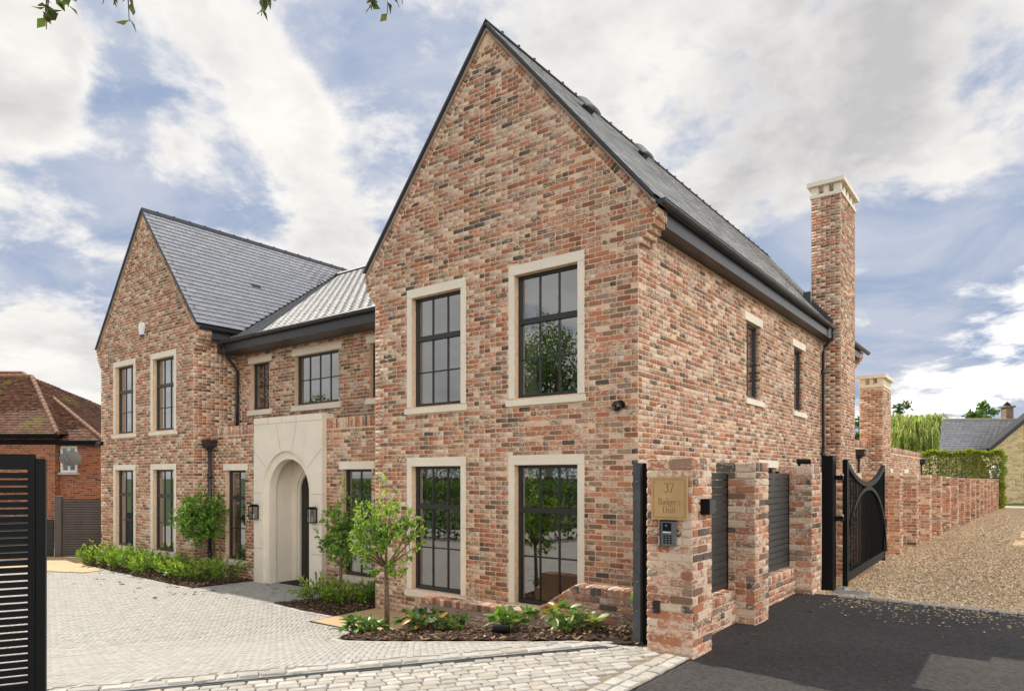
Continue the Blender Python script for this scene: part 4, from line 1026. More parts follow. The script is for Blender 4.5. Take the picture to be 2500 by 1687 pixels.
# serif capitals and lower case drawn as ribbons: list of polylines (x, y, width) on a 0..1 em, advance
def arc(cx, cy, rx, ry, a0, a1, w0, w1=None, n=14):
    w1 = w0 if w1 is None else w1; o = []
    for i in range(n+1):
        a = R(a0+(a1-a0)*i/n); k = abs(math.cos(a)); o.append((cx+rx*math.cos(a), cy+ry*math.sin(a), w1+(w0-w1)*k))
    return o
T_, H_ = .10, .035
def bar(x0, x1, y): return [(x0, y, H_), (x1, y, H_)]
def stem(x, y0, y1, w=T_): return [(x, y0, w), (x, y1, w)]
GL = {'3': ([arc(.25, .77, .19, .20, 150, -90, T_, H_), arc(.25, .31, .23, .29, 90, -150, T_, H_)], .56),
      '7': ([bar(.05, .5, .95), [(.05, .95, .05), (.05, .84, .03)], [(.5, .95, .05), (.2, 0, T_)]], .56),
      'B': ([stem(.15, 0, .95), bar(.04, .35, .95), bar(.04, .35, 0), bar(.15, .35, .5), arc(.33, .725, .18, .225, 90, -90, T_, H_), arc(.35, .25, .22, .25, 90, -90, T_, H_)], .66),
      'D': ([stem(.15, 0, .95), bar(.04, .35, .95), bar(.04, .35, 0), arc(.33, .475, .33, .475, 90, -90, T_, H_)], .76),
      'a': ([stem(.36, .04, .45, .09), arc(.22, .47, .14, .14, 0, 150, .08, H_), arc(.2, .17, .16, .17, 0, 360, .08, H_), bar(.36, .46, .02)], .48),
      'd': ([stem(.38, 0, .98, .09), arc(.22, .29, .19, .29, 0, 360, .09, H_), bar(.28, .4, .98), bar(.38, .48, .02)], .53),
      'g': ([arc(.22, .38, .16, .2, 0, 360, .08, H_), [(.34, .55, .04), (.46, .58, .04)], arc(.22, -.12, .2, .15, 0, 360, .08, H_), [(.1, .2, .05), (.1, .05, .06), (.34, .02, .06)]], .48),
      'e': ([arc(.23, .29, .19, .29, 0, 320, .09, H_), bar(.06, .42, .31)], .46),
      'r': ([stem(.14, 0, .56, .09), bar(.03, .27, 0), bar(.03, .14, .55), arc(.28, .42, .12, .14, 160, 40, .07, .06)], .39),
      "'": ([[(.1, .98, .09), (.1, .72, .03)]], .2),
      's': ([arc(.19, .43, .13, .13, 30, 270, .07, H_), arc(.19, .15, .15, .15, 90, -150, .08, H_)], .38),
      'i': ([stem(.13, 0, .56, .09), bar(.03, .24, 0), bar(.03, .13, .55), [(.12, .75, .09), (.12, .84, .09)]], .27),
      'f': ([stem(.14, 0, .75, .09), arc(.27, .8, .13, .17, 180, 45, .08, .05), bar(.03, .28, .55), bar(.03, .26, 0)], .33),
      't': ([stem(.15, .1, .75, .09), bar(.03, .3, .55), arc(.26, .12, .11, .12, 180, 300, .07, .04)], .32)}
def text(word, cx, zb, size, parent, m=ENGRAVE):
    adv = sum(GL[c][1] for c in word)*size; x = cx-adv/2
    for c in word:
        b = MB()
        for kk, st in enumerate(GL[c][0]):
            yo = YPf-.0208-.00012*kk
            for (xa, ya, wa), (xb, yb, wb) in zip(st, st[1:]):
                d = Vector((xb-xa, yb-ya)); L = d.length
                if L < 1e-5: continue
                n = Vector((-d.y, d.x))/L; h = []
                for px_, py_, ww, s in ((xa, ya, wa, -1), (xb, yb, wb, -1), (xb, yb, wb, 1), (xa, ya, wa, 1)): h.append((x+(px_+n.x*s*ww/2)*size, yo, zb+(py_+n.y*s*ww/2)*size))
                b.quad(*h)
        b.build('letter' if c.isalpha() else 'numeral' if c.isdigit() else 'apostrophe', m, parent); x += GL[c][1]*size
text('37', -2.600, -.150, .088, pl); text("Badger's", -2.598, -.256, .060, pl); text('Drift', -2.598, -.330, .060, pl)
ic = thing('intercom', 'grey video entry intercom panel below the bronze plaque', 'intercom', (-2.6, YPf, -.52))
one('body', GREYM, ic, lambda b: b.box(-2.668, -2.532, YPf-.045, YPf-.004, -.628, -.404)); one('hood', BLACK, ic, lambda b: (b.box(-2.674, -2.526, YPf-.052, YPf-.004, -.403, -.396), b.box(-2.675, -2.669, YPf-.05, YPf-.004, -.63, -.403)))
one('camera_window', GLOSSB, ic, lambda b: b.box(-2.648, -2.566, YPf-.048, YPf-.0455, -.492, -.418)); one('lens', GREYM, ic, lambda b: b.tube([(-2.612, YPf-.048, -.442), (-2.612, YPf-.051, -.442)], .011, 12))
one('name_strip', WHITE, ic, lambda b: b.box(-2.646, -2.57, YPf-.047, YPf-.0455, -.507, -.498))
for r in range(4):
    for c in range(3): one('key', BLACK, ic, lambda b: b.box(-2.64+.03*c, -2.62+.03*c, YPf-.0475, YPf-.0455, -.54-.021*r, -.527-.021*r))
lb = thing('wall_box', 'small black metal box sticking out from the side of the first pier', 'box', (XB, 5.98, -.27))
one('case', BLACK, lb, lambda b: b.box(XB-.002, XB+.092, 5.905, 6.05, -.345, -.205)); one('lid', SLATM, lb, lambda b: b.box(XB+.0921, XB+.096, 5.91, 6.045, -.34, -.21))
se = thing('gate_sensor', 'small black gate sensor with a blue mark low on the first pier', 'sensor', (-2.72, YPf, -1.19))
one('case', GLOSSB, se, lambda b: b.prism([(-2.75, -1.235), (-2.74, -1.243), (-2.70, -1.243), (-2.69, -1.235), (-2.69, -1.138), (-2.70, -1.128), (-2.74, -1.128), (-2.75, -1.138)], 'y', YPf-.035, YPf-.004)); one('mark', BLUE, se, lambda b: b.box(-2.745, -2.725, YPf-.0362, YPf-.0352, -1.225, -1.205))
sc = thing('pier_camera', 'small black tube camera on top of the third brick pier', 'camera', (-2.66, 10.0, .14))
one('housing', BLACK, sc, lambda b: b.tube([(-2.63, 10.02, .205), (-2.47, 10.10, .20)], .036, 12)); one('bracket', BLACK, sc, lambda b: b.tube([(-2.60, 10.03, .14), (-2.60, 10.03, .2)], .02, 8))
# receiving post of the sliding gate
ps = thing('steel_gate_post', 'upright weathered steel channel post standing against the first pier', 'gate post', (-2.95, 5.92, -1.66))
one('channel', STEELD, ps, lambda b: (b.box(-3.035, -2.965, 5.88, 5.888, -1.66, .125), b.box(-3.035, -3.029, 5.888, 6.0, -1.66, .125), b.box(-2.9649, -2.959, 5.88, 6.0, -1.66, .125)))
one('back_plate', BLACK, ps, lambda b: b.box(-2.957, -2.845, 5.93, 5.97, -1.66, .12))
for z in (-.05, -1.0, -1.28): one('bolt', STEEL, ps, lambda b, z=z: b.tube([(-2.99, 5.879, z), (-2.99, 5.872, z)], .006, 6))
# ------------------------------------------------------------------ low garden wall with swept top
gwall = thing('garden_wall', 'low brick garden wall with swept brick-on-edge coping behind the front planting bed', 'wall', (-4.9, 7.0, -2.2))
YW = 6.90; prof = [(-6.89, -1.695), (-4.96, -1.695), (-4.34, -1.295), (-2.84, -1.285)]
def ztop(x):
    for (xa, za), (xb, zb) in zip(prof, prof[1:]):
        if xa <= x <= xb: return za+(zb-za)*(x-xa)/(xb-xa)
    return -9
GB = []
gm = MB(); gm.prism([(-6.885, -2.6)]+[(x, z-.006) for x, z in prof]+[(-2.84, -2.6)], 'y', YW+.003, YW+.222); gw = gm.build('wall', MORTAR_G, gwall)
def gsp(z):
    o = [x for x in np.arange(-6.89, -2.84, .01) if ztop(x)-.104*(1.19 if -4.96 < x < -4.34 else 1) > z+.028]
    return [(min(o), -2.84)] if o else []
courses(GB, (0, YW, 0), (1, 0, 0), (0, -1, 0), -2.45, -1.388, gsp, phase=.06, ch=.075)
courses(GB, (-6.89, 0, 0), (0, -1, 0), (-1, 0, 0), -2.45, -1.80, lambda z: [(-YW-.222, -YW)])
for (xa, za), (xb, zb) in zip(prof, prof[1:]):
    d = Vector((xb-xa, 0, zb-za)); L = d.length; d /= L; v = Vector((-d.z, 0, d.x)); O = Vector((xa, YW, za))-v*.104
    row_on_edge(GB, O, d, (0, -1, 0), v, 0, L, .102); row_on_edge(GB, Vector((xa, YW, za))-v*.004, d, v, (0, 1, 0), 0, L, .218)
gs = MB(); gs.box(-7.12, -6.895, 6.76, 6.99, -2.6, -2.0); st_ = gs.build('step', MORTAR_G, gwall)
GS = []
courses(GS, (0, 6.76, 0), (1, 0, 0), (0, -1, 0), -2.45, -2.11, lambda z: [(-7.12, -6.895)]); row_on_edge(GS, (0, 6.76, -2.105), (1, 0, 0), (0, -1, 0), (0, 0, 1), -7.12, -6.895, .1); row_on_edge(GS, (-7.12, 6.76, -2.0), (1, 0, 0), (0, 0, 1), (0, 1, 0), 0, .225, .22)
near, rest = split(GB, 284); emit_parts(near, 'near', 'brick', BRICK, gw, [(.213, .063), (.1, .063), (.064, .094), (.064, .208)]); emit_stuff(rest, 'brick', 'brickwork', BRICK, gw); emit_parts(GS, 'near', 'brick', BRICK, st_, [(.213, .063), (.1, .063), (.064, .094), (.064, .208)])
# ------------------------------------------------------------------ long drive wall with buttresses
lw = thing('drive_wall', 'long low brick wall with regular buttresses running down the gravel drive', 'wall', (-2.6, 12, -1.7))
def wx(y): return -2.37+.0175*(y-17.4)
def wt(y): return float(np.interp(y, [10, 17.4, 34.4, 54], [.10, .083, -.10, -.20]))
LB = []
lm = MB(); ys = np.arange(10.33, 56.5, 1.5)
for a, b_ in zip(ys, ys[1:]):
    lm.add([(wx(a)-.30, a, -2.4), (wx(b_)-.30, b_, -2.4), (wx(b_)-.30, b_, wt(b_)-.03), (wx(a)-.30, a, wt(a)-.03), (wx(a)-.53, a, -2.4), (wx(b_)-.53, b_, -2.4), (wx(b_)-.53, b_, wt(b_)-.03), (wx(a)-.53, a, wt(a)-.03)], [(0, 1, 2, 3), (4, 7, 6, 5), (3, 2, 6, 7)])
lwm = lm.build('wall', MORTAR, lw)
BT = [17.45+2.38*i for i in range(-2, 16)]
for y in BT:
    x1 = wx(y); x0 = x1-.34; zt = wt(y); zb = dz(y)-.1
    b = MB(); b.box(x0, x1-.004, y+.004, y+.445, zb, zt-.004); bt = b.build('buttress', MORTAR, lw)
    courses(LB, (0, y, 0), (1, 0, 0), (0, -1, 0), zb, zt, lambda z: [(x0, x1)], phase=x0+.115); courses(LB, (x1, 0, 0), (0, 1, 0), (1, 0, 0), zb, zt, lambda z: [(y, y+.445)], phase=y)
    if y < 54.5:
        yn = y+2.38; xq = wx(y+1.3)-.30
        courses(LB, (xq, 0, 0), (0, 1, 0), (1, 0, 0), zb, zt, lambda z: [(y+.445, yn)], phase=y)
near, rest = split(LB, 300, lambda p, q: q[0] > 2160, .08); emit_parts(near, 'brick', 'brick', BRICK, lwm, [(.215, .065), (.1025, .065)]); emit_stuff(rest, 'far', 'brickwork', BRICK, lwm)
one('end_pier', mat('dark_stone', (.16, .125, .085), .9, nz=(6, .4)), lw, lambda b: (b.box(-2.25, -1.55, 55.2, 55.9, -2.4, -.33), b.box(-2.3, -1.5, 55.15, 55.95, -.33, -.24)))
gl_ = thing('glass_lantern', 'pale glass globe lamp on the far end pier of the drive wall', 'lamp', (-1.95, 55.5, -.24))
one('globe', WHITE, gl_, lambda b: b.tube([(-1.95, 55.5, -.24), (-1.95, 55.5, -.1), (-1.95, 55.5, .25), (-1.95, 55.5, .6), (-1.95, 55.5, .75)], [.1, .3, .38, .3, .08], 12)); one('cap', BLACK, gl_, lambda b: b.tube([(-1.95, 55.5, .75), (-1.95, 55.5, .85)], [.12, .02], 8))
# ------------------------------------------------------------------ swing gate on the right
gp = thing('black_gate_post', 'thick black square steel gate post between the third pier and the bowed gate', 'gate post', (-2.32, 10.5, -1.62))
one('post', BLACK, gp, lambda b: b.box(-2.392, -2.245, 10.40, 10.60, -1.64, .275)); one('cap', BLACK, gp, lambda b: b.box(-2.398, -2.239, 10.394, 10.606, .2755, .288))
sg = thing('swing_gate', 'black metal bar gate with dipped top and inner arch, swung open along the gravel', 'gate', (-2.15, 10.68, -1.6))
gxx = lambda y: -2.14-.025*(y-10.66)
A0, A1 = 10.66, 14.42
def gtop(y): t = (y-A0-.09)/(A1-A0-.18); return .16-.30*(1-(2*t-1)**2)
def vbox(b, y0, y1, z0, z1, w): b.obox((gxx((y0+y1)/2), (y0+y1)/2, (z0+z1)/2), (1, 0, 0), Vector((-.025, 1, 0)).normalized(), UP, w, y1-y0, z1-z0)
for y0, y1, zt in ((A0, A0+.09, .238), (A1-.09, A1, .20)): one('stile', BLACK, sg, lambda b: vbox(b, y0, y1, -1.575, zt, .065))
one('bottom_rail', BLACK, sg, lambda b: vbox(b, A0+.0905, A1-.0905, -1.52, -1.39, .055))
def bow(b):
    N_ = 24; yy = [A0+.0905+(A1-A0-.181)*i/N_ for i in range(N_+1)]
    for a, c in zip(yy, yy[1:]):
        x = gxx(a); p = [Vector((x+s*.032, q, gtop(q)+dzz)) for q in (a, c) for dzz in (-.035, .04) for s in (-1, 1)]
        b.add(p, [(0, 1, 5, 4), (2, 6, 7, 3), (0, 4, 6, 2), (1, 3, 7, 5)])
one('bowed_top_rail', BLACK, sg, bow)
nb = 27
for i in range(nb):
    y = A0+.09+(A1-A0-.18)*(i+.5)/nb; one('bar', BLACK, sg, lambda b: b.tube([(gxx(y), y, -1.39), (gxx(y), y, gtop(y)-.03)], .011, 6, caps=False))
def inarch(b):
    yc = (A0+A1)/2; hw = (A1-A0)/2-.16; zt = -.20
    pts = [Vector((gxx(yc)+.02, yc+hw*math.sin(a), -1.39+(zt+1.39)*max(0, math.cos(a))**1.0)) for a in [R(-90+180*i/36) for i in range(37)]]
    for a, c in zip(pts, pts[1:]):
        d = (c-a).normalized(); n = d.cross(Vector((1, 0, 0))).normalized()*.03
        q = [p+n*s+Vector((t, 0, 0)) for p in (a, c) for s in (-1, 1) for t in (-.008, .014)]
        b.add(q, [(0, 1, 5, 4), (2, 6, 7, 3), (0, 4, 6, 2), (1, 3, 7, 5)])
one('inner_arch', BLACK, sg, inarch)
for z in (-.02, -.60):
    one('hinge', BLACK, sg, lambda b: b.box(-2.244, -2.14, 10.53, 10.60, z-.035, z+.03)); one('hinge_pin', STEEL, sg, lambda b: b.tube([(-2.17, 10.62, z-.02), (-2.17, 10.62, z+.05)], .022, 8))
one('latch', BLACK, sg, lambda b: b.box(gxx(A1)-.02, gxx(A1)+.05, A1+.001, A1+.07, -.98, -.80))
fp = thing('floor_hinge', 'galvanised floor hinge and plate under the bowed black gate', 'hinge', (-2.1, 10.5, -1.6))
one('pivot', STEEL, fp, lambda b: b.tube([(-2.12, 10.55, -1.62), (-2.12, 10.55, -1.578)], .035, 10)); one('plate', STEEL, fp, lambda b: b.prism([(-2.2, 10.1), (-1.75, 10.12), (-1.78, 10.5), (-2.2, 10.45)], 'z', -1.612, -1.598))
# ------------------------------------------------------------------ sliding gate at far left
GL2 = Vector((.4395, .898, 0)).normalized(); GE = Vector((-5.69, 1.82, 0)); GNN = Vector((.898, -.4395, 0))
lg = thing('sliding_gate', 'black horizontal slatted metal gate at the left edge, rolled open', 'gate', (GE.x, GE.y, -1.62))
def gbox(b, s0, s1, n0, n1, z0, z1): b.obox(GE+GL2*((s0+s1)/2)+GNN*((n0+n1)/2)+UP*((z0+z1)/2), GL2, UP.cross(GL2), UP, s1-s0, n1-n0, z1-z0)
one('end_stile', BLACK, lg, lambda b: gbox(b, -.042, 0, -.03, .03, -1.58, .155)); one('top_rail', BLACK, lg, lambda b: gbox(b, -3.6, -.043, -.03, .03, .045, .155)); one('bottom_rail', BLACK, lg, lambda b: gbox(b, -3.6, -.043, -.03, .03, -1.58, -1.5))
for i in range(30):
    z = .037-.0517*(i+1); one('slat', BLACK, lg, lambda b: gbox(b, -3.6, -.043, -.012, .012, z, z+.0395))
gq = thing('gate_guide_post', 'black steel guide post against the end of the slatted sliding gate', 'gate post', (GE.x, GE.y, -1.62))
one('post', BLACK, gq, lambda b: gbox(b, .004, .058, -.045, .025, -1.7, .125)); one('guide', SLATM, gq, lambda b: gbox(b, .059, .064, -.03, .01, -1.7, .10))
# ------------------------------------------------------------------ fixtures on the house
def lantern(x, label):
    y = 8.978; z = -.70; t = thing('wall_lantern', label, 'lantern', (x, y, -.83), 'wall lanterns either side of the porch arch')
    def fr_(b):
        b.box(x-.085, x+.085, y-.17, y-.004, z, z+.022); b.box(x-.06, x+.06, y-.14, y-.02, z+.0225, z+.05); b.box(x-.085, x+.085, y-.17, y-.004, z-.29, z-.272); b.box(x-.06, x+.06, y-.018, y-.003, z-.27, z)
        for sx in (-1, 1):
            for yy in (y-.165, y-.022): b.box(x+sx*.075-.007, x+sx*.075+.007, yy-.007, yy+.007, z-.272, z)
    one('frame', BLACK, t, fr_)
    def gls(b):
        b.quad((x-.07, y-.162, z-.27), (x+.07, y-.162, z-.27), (x+.07, y-.162, z-.002), (x-.07, y-.162, z-.002))
        for s in (-1, 1): b.quad((x+s*.073, y-.16, z-.27), (x+s*.073, y-.03, z-.27), (x+s*.073, y-.03, z-.002), (x+s*.073, y-.16, z-.002))
    one('glass', LGLASS, t, gls); one('candle_tube', WHITE, t, lambda b: b.tube([(x, y-.09, z-.27), (x, y-.09, z-.17)], .016, 8))
lantern(-14.27, 'black wall lantern on the left side of the stone porch arch'); lantern(-12.10, 'black wall lantern on the right side of the stone porch arch')
al = thing('alarm_box', 'white alarm bell box high on the left gable', 'alarm', (XL, YL, 3.93))
one('cover', WHITE, al, lambda b: b.prism([(XL-.07, 3.80), (XL+.07, 3.80), (XL+.125, 4.0), (XL+.09, 4.12), (XL-.09, 4.12), (XL-.125, 4.0)], 'y', YL-.075, YL-.011)); one('base', BLUE, al, lambda b: b.prism([(XL-.06, 3.755), (XL+.06, 3.755), (XL+.07, 3.799), (XL-.07, 3.799)], 'y', YL-.07, YL-.011))
def dome(x, y, z, label):
    t = thing('security_camera', label, 'camera', (x, y, z))
    one('mount', BLACK, t, lambda b: b.tube([(x, y-.011, z+.03), (x, y-.06, z+.02)], .065, 14)); one('ball', GLOSSB, t, lambda b: b.tube([(x, y-.06, z+.02), (x, y-.08, z+.012), (x-.01, y-.13, z-.005), (x-.018, y-.165, z-.018), (x-.022, y-.178, z-.022)], [.05, .07, .072, .05, .02], 14)); one('lens', GREYM, t, lambda b: b.tube([(x-.024, y-.172, z-.024), (x-.027, y-.184, z-.028)], .024, 12))
dome(-4.50, YF, .95, 'black dome security camera near the corner of the right gable'); dome(-21.60, YL, .93, 'black dome security camera at the far left corner of the left gable')
mt = thing('door_mat', 'dark door mat on the paving inside the stone porch', 'mat', (-13.1, 9.5, -2.45)); one('pad', RUBBER, mt, lambda b: b.box(-13.75, -12.6, 9.2, 9.68, -2.452, -2.432))
# ------------------------------------------------------------------ boundary fence on the left
def fence(pts, zt, zb, label, m, hs=.075):
    t = thing('slatted_fence', label, 'fence', (pts[0][0], pts[0][1], zb))
    A, B = Vector((*pts[0], 0)), Vector((*pts[1], 0)); d = (B-A).normalized(); n = int((zt-zb)/hs); nn = UP.cross(d)
    for i in range(n):
        z = zb+.02+i*hs; b = MB(); b.obox((A+B)/2+UP*(z+hs/2)+nn*(.004*(i % 2)), d, nn, UP, (B-A).length, .022, hs-.016); b.build('slat', m, t)
    one('backing', BLACK, t, lambda b: b.obox((A+B)/2+UP*((zt+zb)/2)+nn*.03, d, nn, UP, (B-A).length, .012, zt-zb-.02))
    return t, A, d
f1, A_, d_ = fence(((-23.45, 8.22), (-21.2, 9.92)), -.69, -2.46, 'tall brown horizontal slatted fence joining the corner of the left gable', FENCE)
one('post', FENCE, f1, lambda b: b.obox(A_-d_*.12+UP*-1.55, d_, UP.cross(d_), UP, .2, .12, 1.84))
one('post_cap', FENCE, f1, lambda b: b.obox(A_-d_*.12+UP*-.62, d_, UP.cross(d_), UP, .23, .15, .02))
f2, A2_, d2_ = fence(((-26.8, 5.6), (-23.70, 8.05)), -1.32, -2.5, 'lower dark slatted fence between the black gate and the tall brown fence', SLATM)
# ------------------------------------------------------------------ neighbouring houses
def hip_tiles(out, E, e, s, n, length, span, in_, gauge, lu, base):
    for p in slates(E, e, s, n, length, span, lu=lu, gauge=gauge, ok=in_, base=base, var=.3): out.append(p)
def hip_house(name, label, blocks_, tilebase):
    t = thing(name, label, 'house', (blocks_[0][0], blocks_[0][2], -2.6)); BR = []; TL = []
    for (c, d, w_, dep, ze, zr, over, faces) in blocks_:
        # c: front-right corner; d: unit vector along the front towards the left; w_: width; dep: depth
        pass
    return t
nh = thing('neighbour_house', 'old orange brick bungalow with mossy brown tiled hipped roofs beyond the left fence', 'house', (-31, 12, -2.6))
FW = Vector((-ST, CT, 0)); RT = Vector((CT, ST, 0))      # away from / across the view, the neighbour's axes
NB, NT = [], []
TILE = [(.20, .085, .05), (.15, .07, .045), (.11, .06, .045), (.24, .12, .07)]
def ncol():
    c = random.choice(TILE); k = random.uniform(.7, 1.15); return (c[0]*k, c[1]*k, c[2]*k, 0)
def nblock(r0, r1, f0, f1, ze, zr, hr0, hr1, win=None):
    """axes r across, f away; walls and a hipped roof with ridge from hr0 to hr1 along r"""
    def P(r, f, z): return RT*r+FW*f+UP*z
    WB = MB(); WB.quad(P(r0, f0, -2.7), P(r1, f0, -2.7), P(r1, f0, ze), P(r0, f0, ze)); WB.quad(P(r1, f0, -2.7), P(r1, f1, -2.7), P(r1, f1, ze), P(r1, f0, ze)); WB.quad(P(r0, f0, -2.7), P(r0, f0, ze), P(r0, f1, ze), P(r0, f1, -2.7))
    wl = WB.build('wall', MORTAR_G, nh)
    holes = [win] if win else []
    courses(NB, P(0, f0, 0), RT, -FW, -2.6, ze, lambda z: cut([(r0, r1)], holes, z), col=bcol_red, phase=r0); courses(NB, P(r1, 0, 0), FW, RT, -2.6, ze, lambda z: [(f0, f1)], col=bcol_red, phase=f0)
    fm = (f0+f1)/2; o = .35; run = fm-f0+o; zE = ze-.02; rise = zr-zE
    A = [P(r0-o, f0-o, zE), P(r1+o, f0-o, zE), P(hr1, fm, zr), P(hr0, fm, zr), P(r1+o, f1+o, zE), P(r0-o, f1+o, zE)]
    rb = MB(); rb.add(A, [(0, 1, 2, 3), (1, 4, 2), (5, 0, 3), (4, 5, 3, 2)]); rf = rb.build('roof', mat('tile_underlay', (.07, .04, .03), .9), nh)
    def face(E, e, L, apexlen, up_run, lo, hi):
        sl = math.hypot(up_run, rise); s_dir = None
    sl = math.hypot(run, rise); s = (FW*run+UP*rise)/sl; n = RT.cross(s); rows = int(sl/.115)
    for q in range(rows):
        f = (q+.5)/rows; a = (r0-o)+(hr0-r0+o)*f; b = (r1+o)+(hr1-r1-o)*f; x = a+(.0 if q % 2 else .08)
        while x < b-.06:
            NT.append((tuple(RT*(x+.08)+FW*(f0-o+run*f)+UP*(zE+rise*f+.012)), tuple(RT), tuple(s), tuple(n), .155, .128, ncol())); x += .165
    rr = r1+o-hr1; sl = math.hypot(rr, rise); s = (-RT*rr+UP*rise)/sl; n = FW.cross(s); rows = int(sl/.115)
    for q in range(rows):
        f = (q+.5)/rows; a = f0-o+run*f; b = f1+o-run*f; x = a
        while x < b-.06:
            NT.append((tuple(RT*(r1+o-rr*f)+FW*(x+.08)+UP*(zE+rise*f+.012)), tuple(FW), tuple(s), tuple(n), .155, .128, ncol())); x += .165
    HIP = mat('hip_tile', (.21, .10, .055), .85, nz=(4, .35))
    def seg(a, b):
        N_ = max(1, int((b-a).length/.33)); d = (b-a)/N_
        for i in range(N_):
            m = MB(); m.tube([a+d*i+UP*.03, a+d*(i+.96)+UP*.03], [.095, .085], 8); m.build('hip_tile', HIP, rf)
    seg(A[1], A[2]); seg(A[3], A[2]); seg(A[0], A[3])
    one('gutter', mat('flat_black', (.015, .015, .015), .9, .1), nh, lambda b: b.tube([P(r0-o, f0-o-.05, zE-.03), P(r1+o, f0-o-.05, zE-.03)], .055, 8)); one('fascia', BLACK, nh, lambda b: b.obox(P((r0+r1)/2, f0-o/2-.02, zE-.09), RT, FW, UP, r1-r0+2*o-.1, o, .14))
    return P
# front block then the block behind it to the right
nblock(-27.0, -18.1, 27.0, 33.0, 1.66, 4.35, -24.2, -21.1)
Pn = nblock(-27.5, -16.5, 27.35, 36.0, 1.42, 4.75, -24.2, -22.7, win=(-18.05, -17.4, .15, 1.2))
def nwin(b):
    for a, c, z0, z1 in ((-18.05, -17.98, .15, 1.2), (-17.47, -17.40, .15, 1.2), (-17.98, -17.47, 1.12, 1.2), (-17.98, -17.47, .15, .23), (-17.74, -17.69, .23, 1.12)): b.obox(Pn((a+c)/2, 27.33, (z0+z1)/2), RT, FW, UP, c-a, .08, z1-z0)
nw = one('window', WHITE, nh, nwin); one('pane', GLASS, nw, lambda b: b.quad(Pn(-17.98, 27.335, .23), Pn(-17.47, 27.335, .23), Pn(-17.47, 27.335, 1.12), Pn(-17.98, 27.335, 1.12))); one('sill', CONC, nw, lambda b: b.obox(Pn(-17.72, 27.28, .1), RT, FW, UP, .85, .16, .08)); one('curtain', BLIND, nw, lambda b: b.quad(Pn(-17.98, 27.345, .23), Pn(-17.47, 27.345, .23), Pn(-17.47, 27.345, 1.12), Pn(-17.98, 27.345, 1.12)))
near, rest = split(NB, 300, lambda p, q: q[1] < 1280, .15); emit_parts(near, 'far', 'brick', PIECE, nh, [(.215, .065)]); emit_stuff(rest, 'far', 'brickwork', PIECE, nh)
near, rest = split(NT, 300); TILEM = mat('mossy_tile', rough=.9, spec=.15, special=lambda t, P, cur, b: mixc(t, mth(t, 'MULTIPLY', ramp(t, noise(t, P, .55, 4, .6), .56, .66), ramp(t, noise(t, P, 5, 4, .7), .4, .6)), plain_brick_special(t, P, cur, b), (.20, .17, .035)))
emit_parts(near, 'slate', 'roof_tile', TILEM, nh, [(.155, .128)]); emit_stuff(rest, 'slate', 'roof_tiles', TILEM, nh)
# satellite dish
sd = thing('satellite_dish', 'grey oval satellite dish seen from behind on the bungalow wall', 'satellite dish', tuple(RT*-17.0+FW*26.5+UP*.65))
def dish(b):
    c = RT*-17.05+FW*26.3+UP*.68; N_ = 20; rg = []
    for r_, d in ((0, .0), (.25, -.02), (.44, -.07)):
        rg.append([c-FW*d*1+RT*(r_*math.cos(2*math.pi*k/N_))+UP*(r_*.68*math.sin(2*math.pi*k/N_)) for k in range(N_)])
    b.add([q for g_ in rg for q in g_], [(i*N_+k, i*N_+(k+1) % N_, (i+1)*N_+(k+1) % N_, (i+1)*N_+k) for i in range(2) for k in range(N_)])
one('reflector', mat('dish_grey', (.16, .15, .13), .5), sd, dish); one('arm', GREYM, sd, lambda b: b.tube([RT*-17.6+FW*26.9+UP*.85, RT*-17.2+FW*26.2+UP*.85, RT*-17.05+FW*26.22+UP*.55], .03, 6)); one('bracket', GREYM, sd, lambda b: b.tube([RT*-18.1+FW*27.0+UP*.85, RT*-17.6+FW*26.9+UP*.85], .035, 6))
# stone house at the end of the drive
sh = thing('stone_house', 'honey stone house with grey slate roof and wide gable at the drive end', 'house', (4, 62, -2.2))
SB = []
def PS(r, f, z): return RT*r+FW*f+UP*z
rl, rc, fg = 36.6, 45.4, 52.0
zt_ = 2.15; za = 2.0+.847*(rc-rl)
b = MB(); b.add([PS(rl, fg, -2.6), PS(2*rc-rl, fg, -2.6), PS(2*rc-rl, fg, zt_), PS(rc, fg, za), PS(rl, fg, zt_)], [(0, 1, 2, 3, 4)]); b.quad(PS(rl, fg, -2.6), PS(rl, fg, zt_), PS(rl, fg+14, zt_), PS(rl, fg+14, -2.6)); b.build('gable_wall', mat('stone_mortar', (.42, .33, .19), .95, nz=(5, .15)), sh)
courses(SB, PS(0, fg, 0), RT, -FW, -2.5, 7.4, lambda z: [(rl if z < zt_ else rl+(z-zt_)/.847, 46)], col=bcol_stone, pitch=.42, ch=.17, joint=.014, phase=.1)
near, rest = split(SB, 300, None, .2); emit_parts(near, 'far', 'stone', PIECE, sh, [(.4, .156), (.2, .156)]); emit_stuff(rest, 'far', 'stonework', PIECE, sh)
b = MB()
for k, s0 in ((1, rl-.45),):
    a, c = PS(s0, fg-.3, zt_-.38), PS(rc, fg-.3, za+.02)
    q = [a, c, c+UP*.36, a+UP*.36]; b.add(q+[p+FW*.9 for p in q], [(0, 1, 2, 3), (3, 2, 6, 7), (0, 4, 5, 1), (0, 3, 7, 4)])
b.build('gable_roof', mat('black_verge', (.02, .02, .02), .6), sh)
one('gutter', BLACK, sh, lambda b: b.tube([PS(rl-.55, fg-.3, zt_-.12), PS(rl-.55, fg+.9, zt_-.12)], .09, 8))
rA, rB = 33.6, 50.0; f0, f1 = 53.6, 57.6; zE_, zR_ = 1.92, 4.72
sl_ = math.hypot(f1-f0, zR_-zE_); s_ = (FW*(f1-f0)+UP*(zR_-zE_))/sl_; n_ = RT.cross(s_)
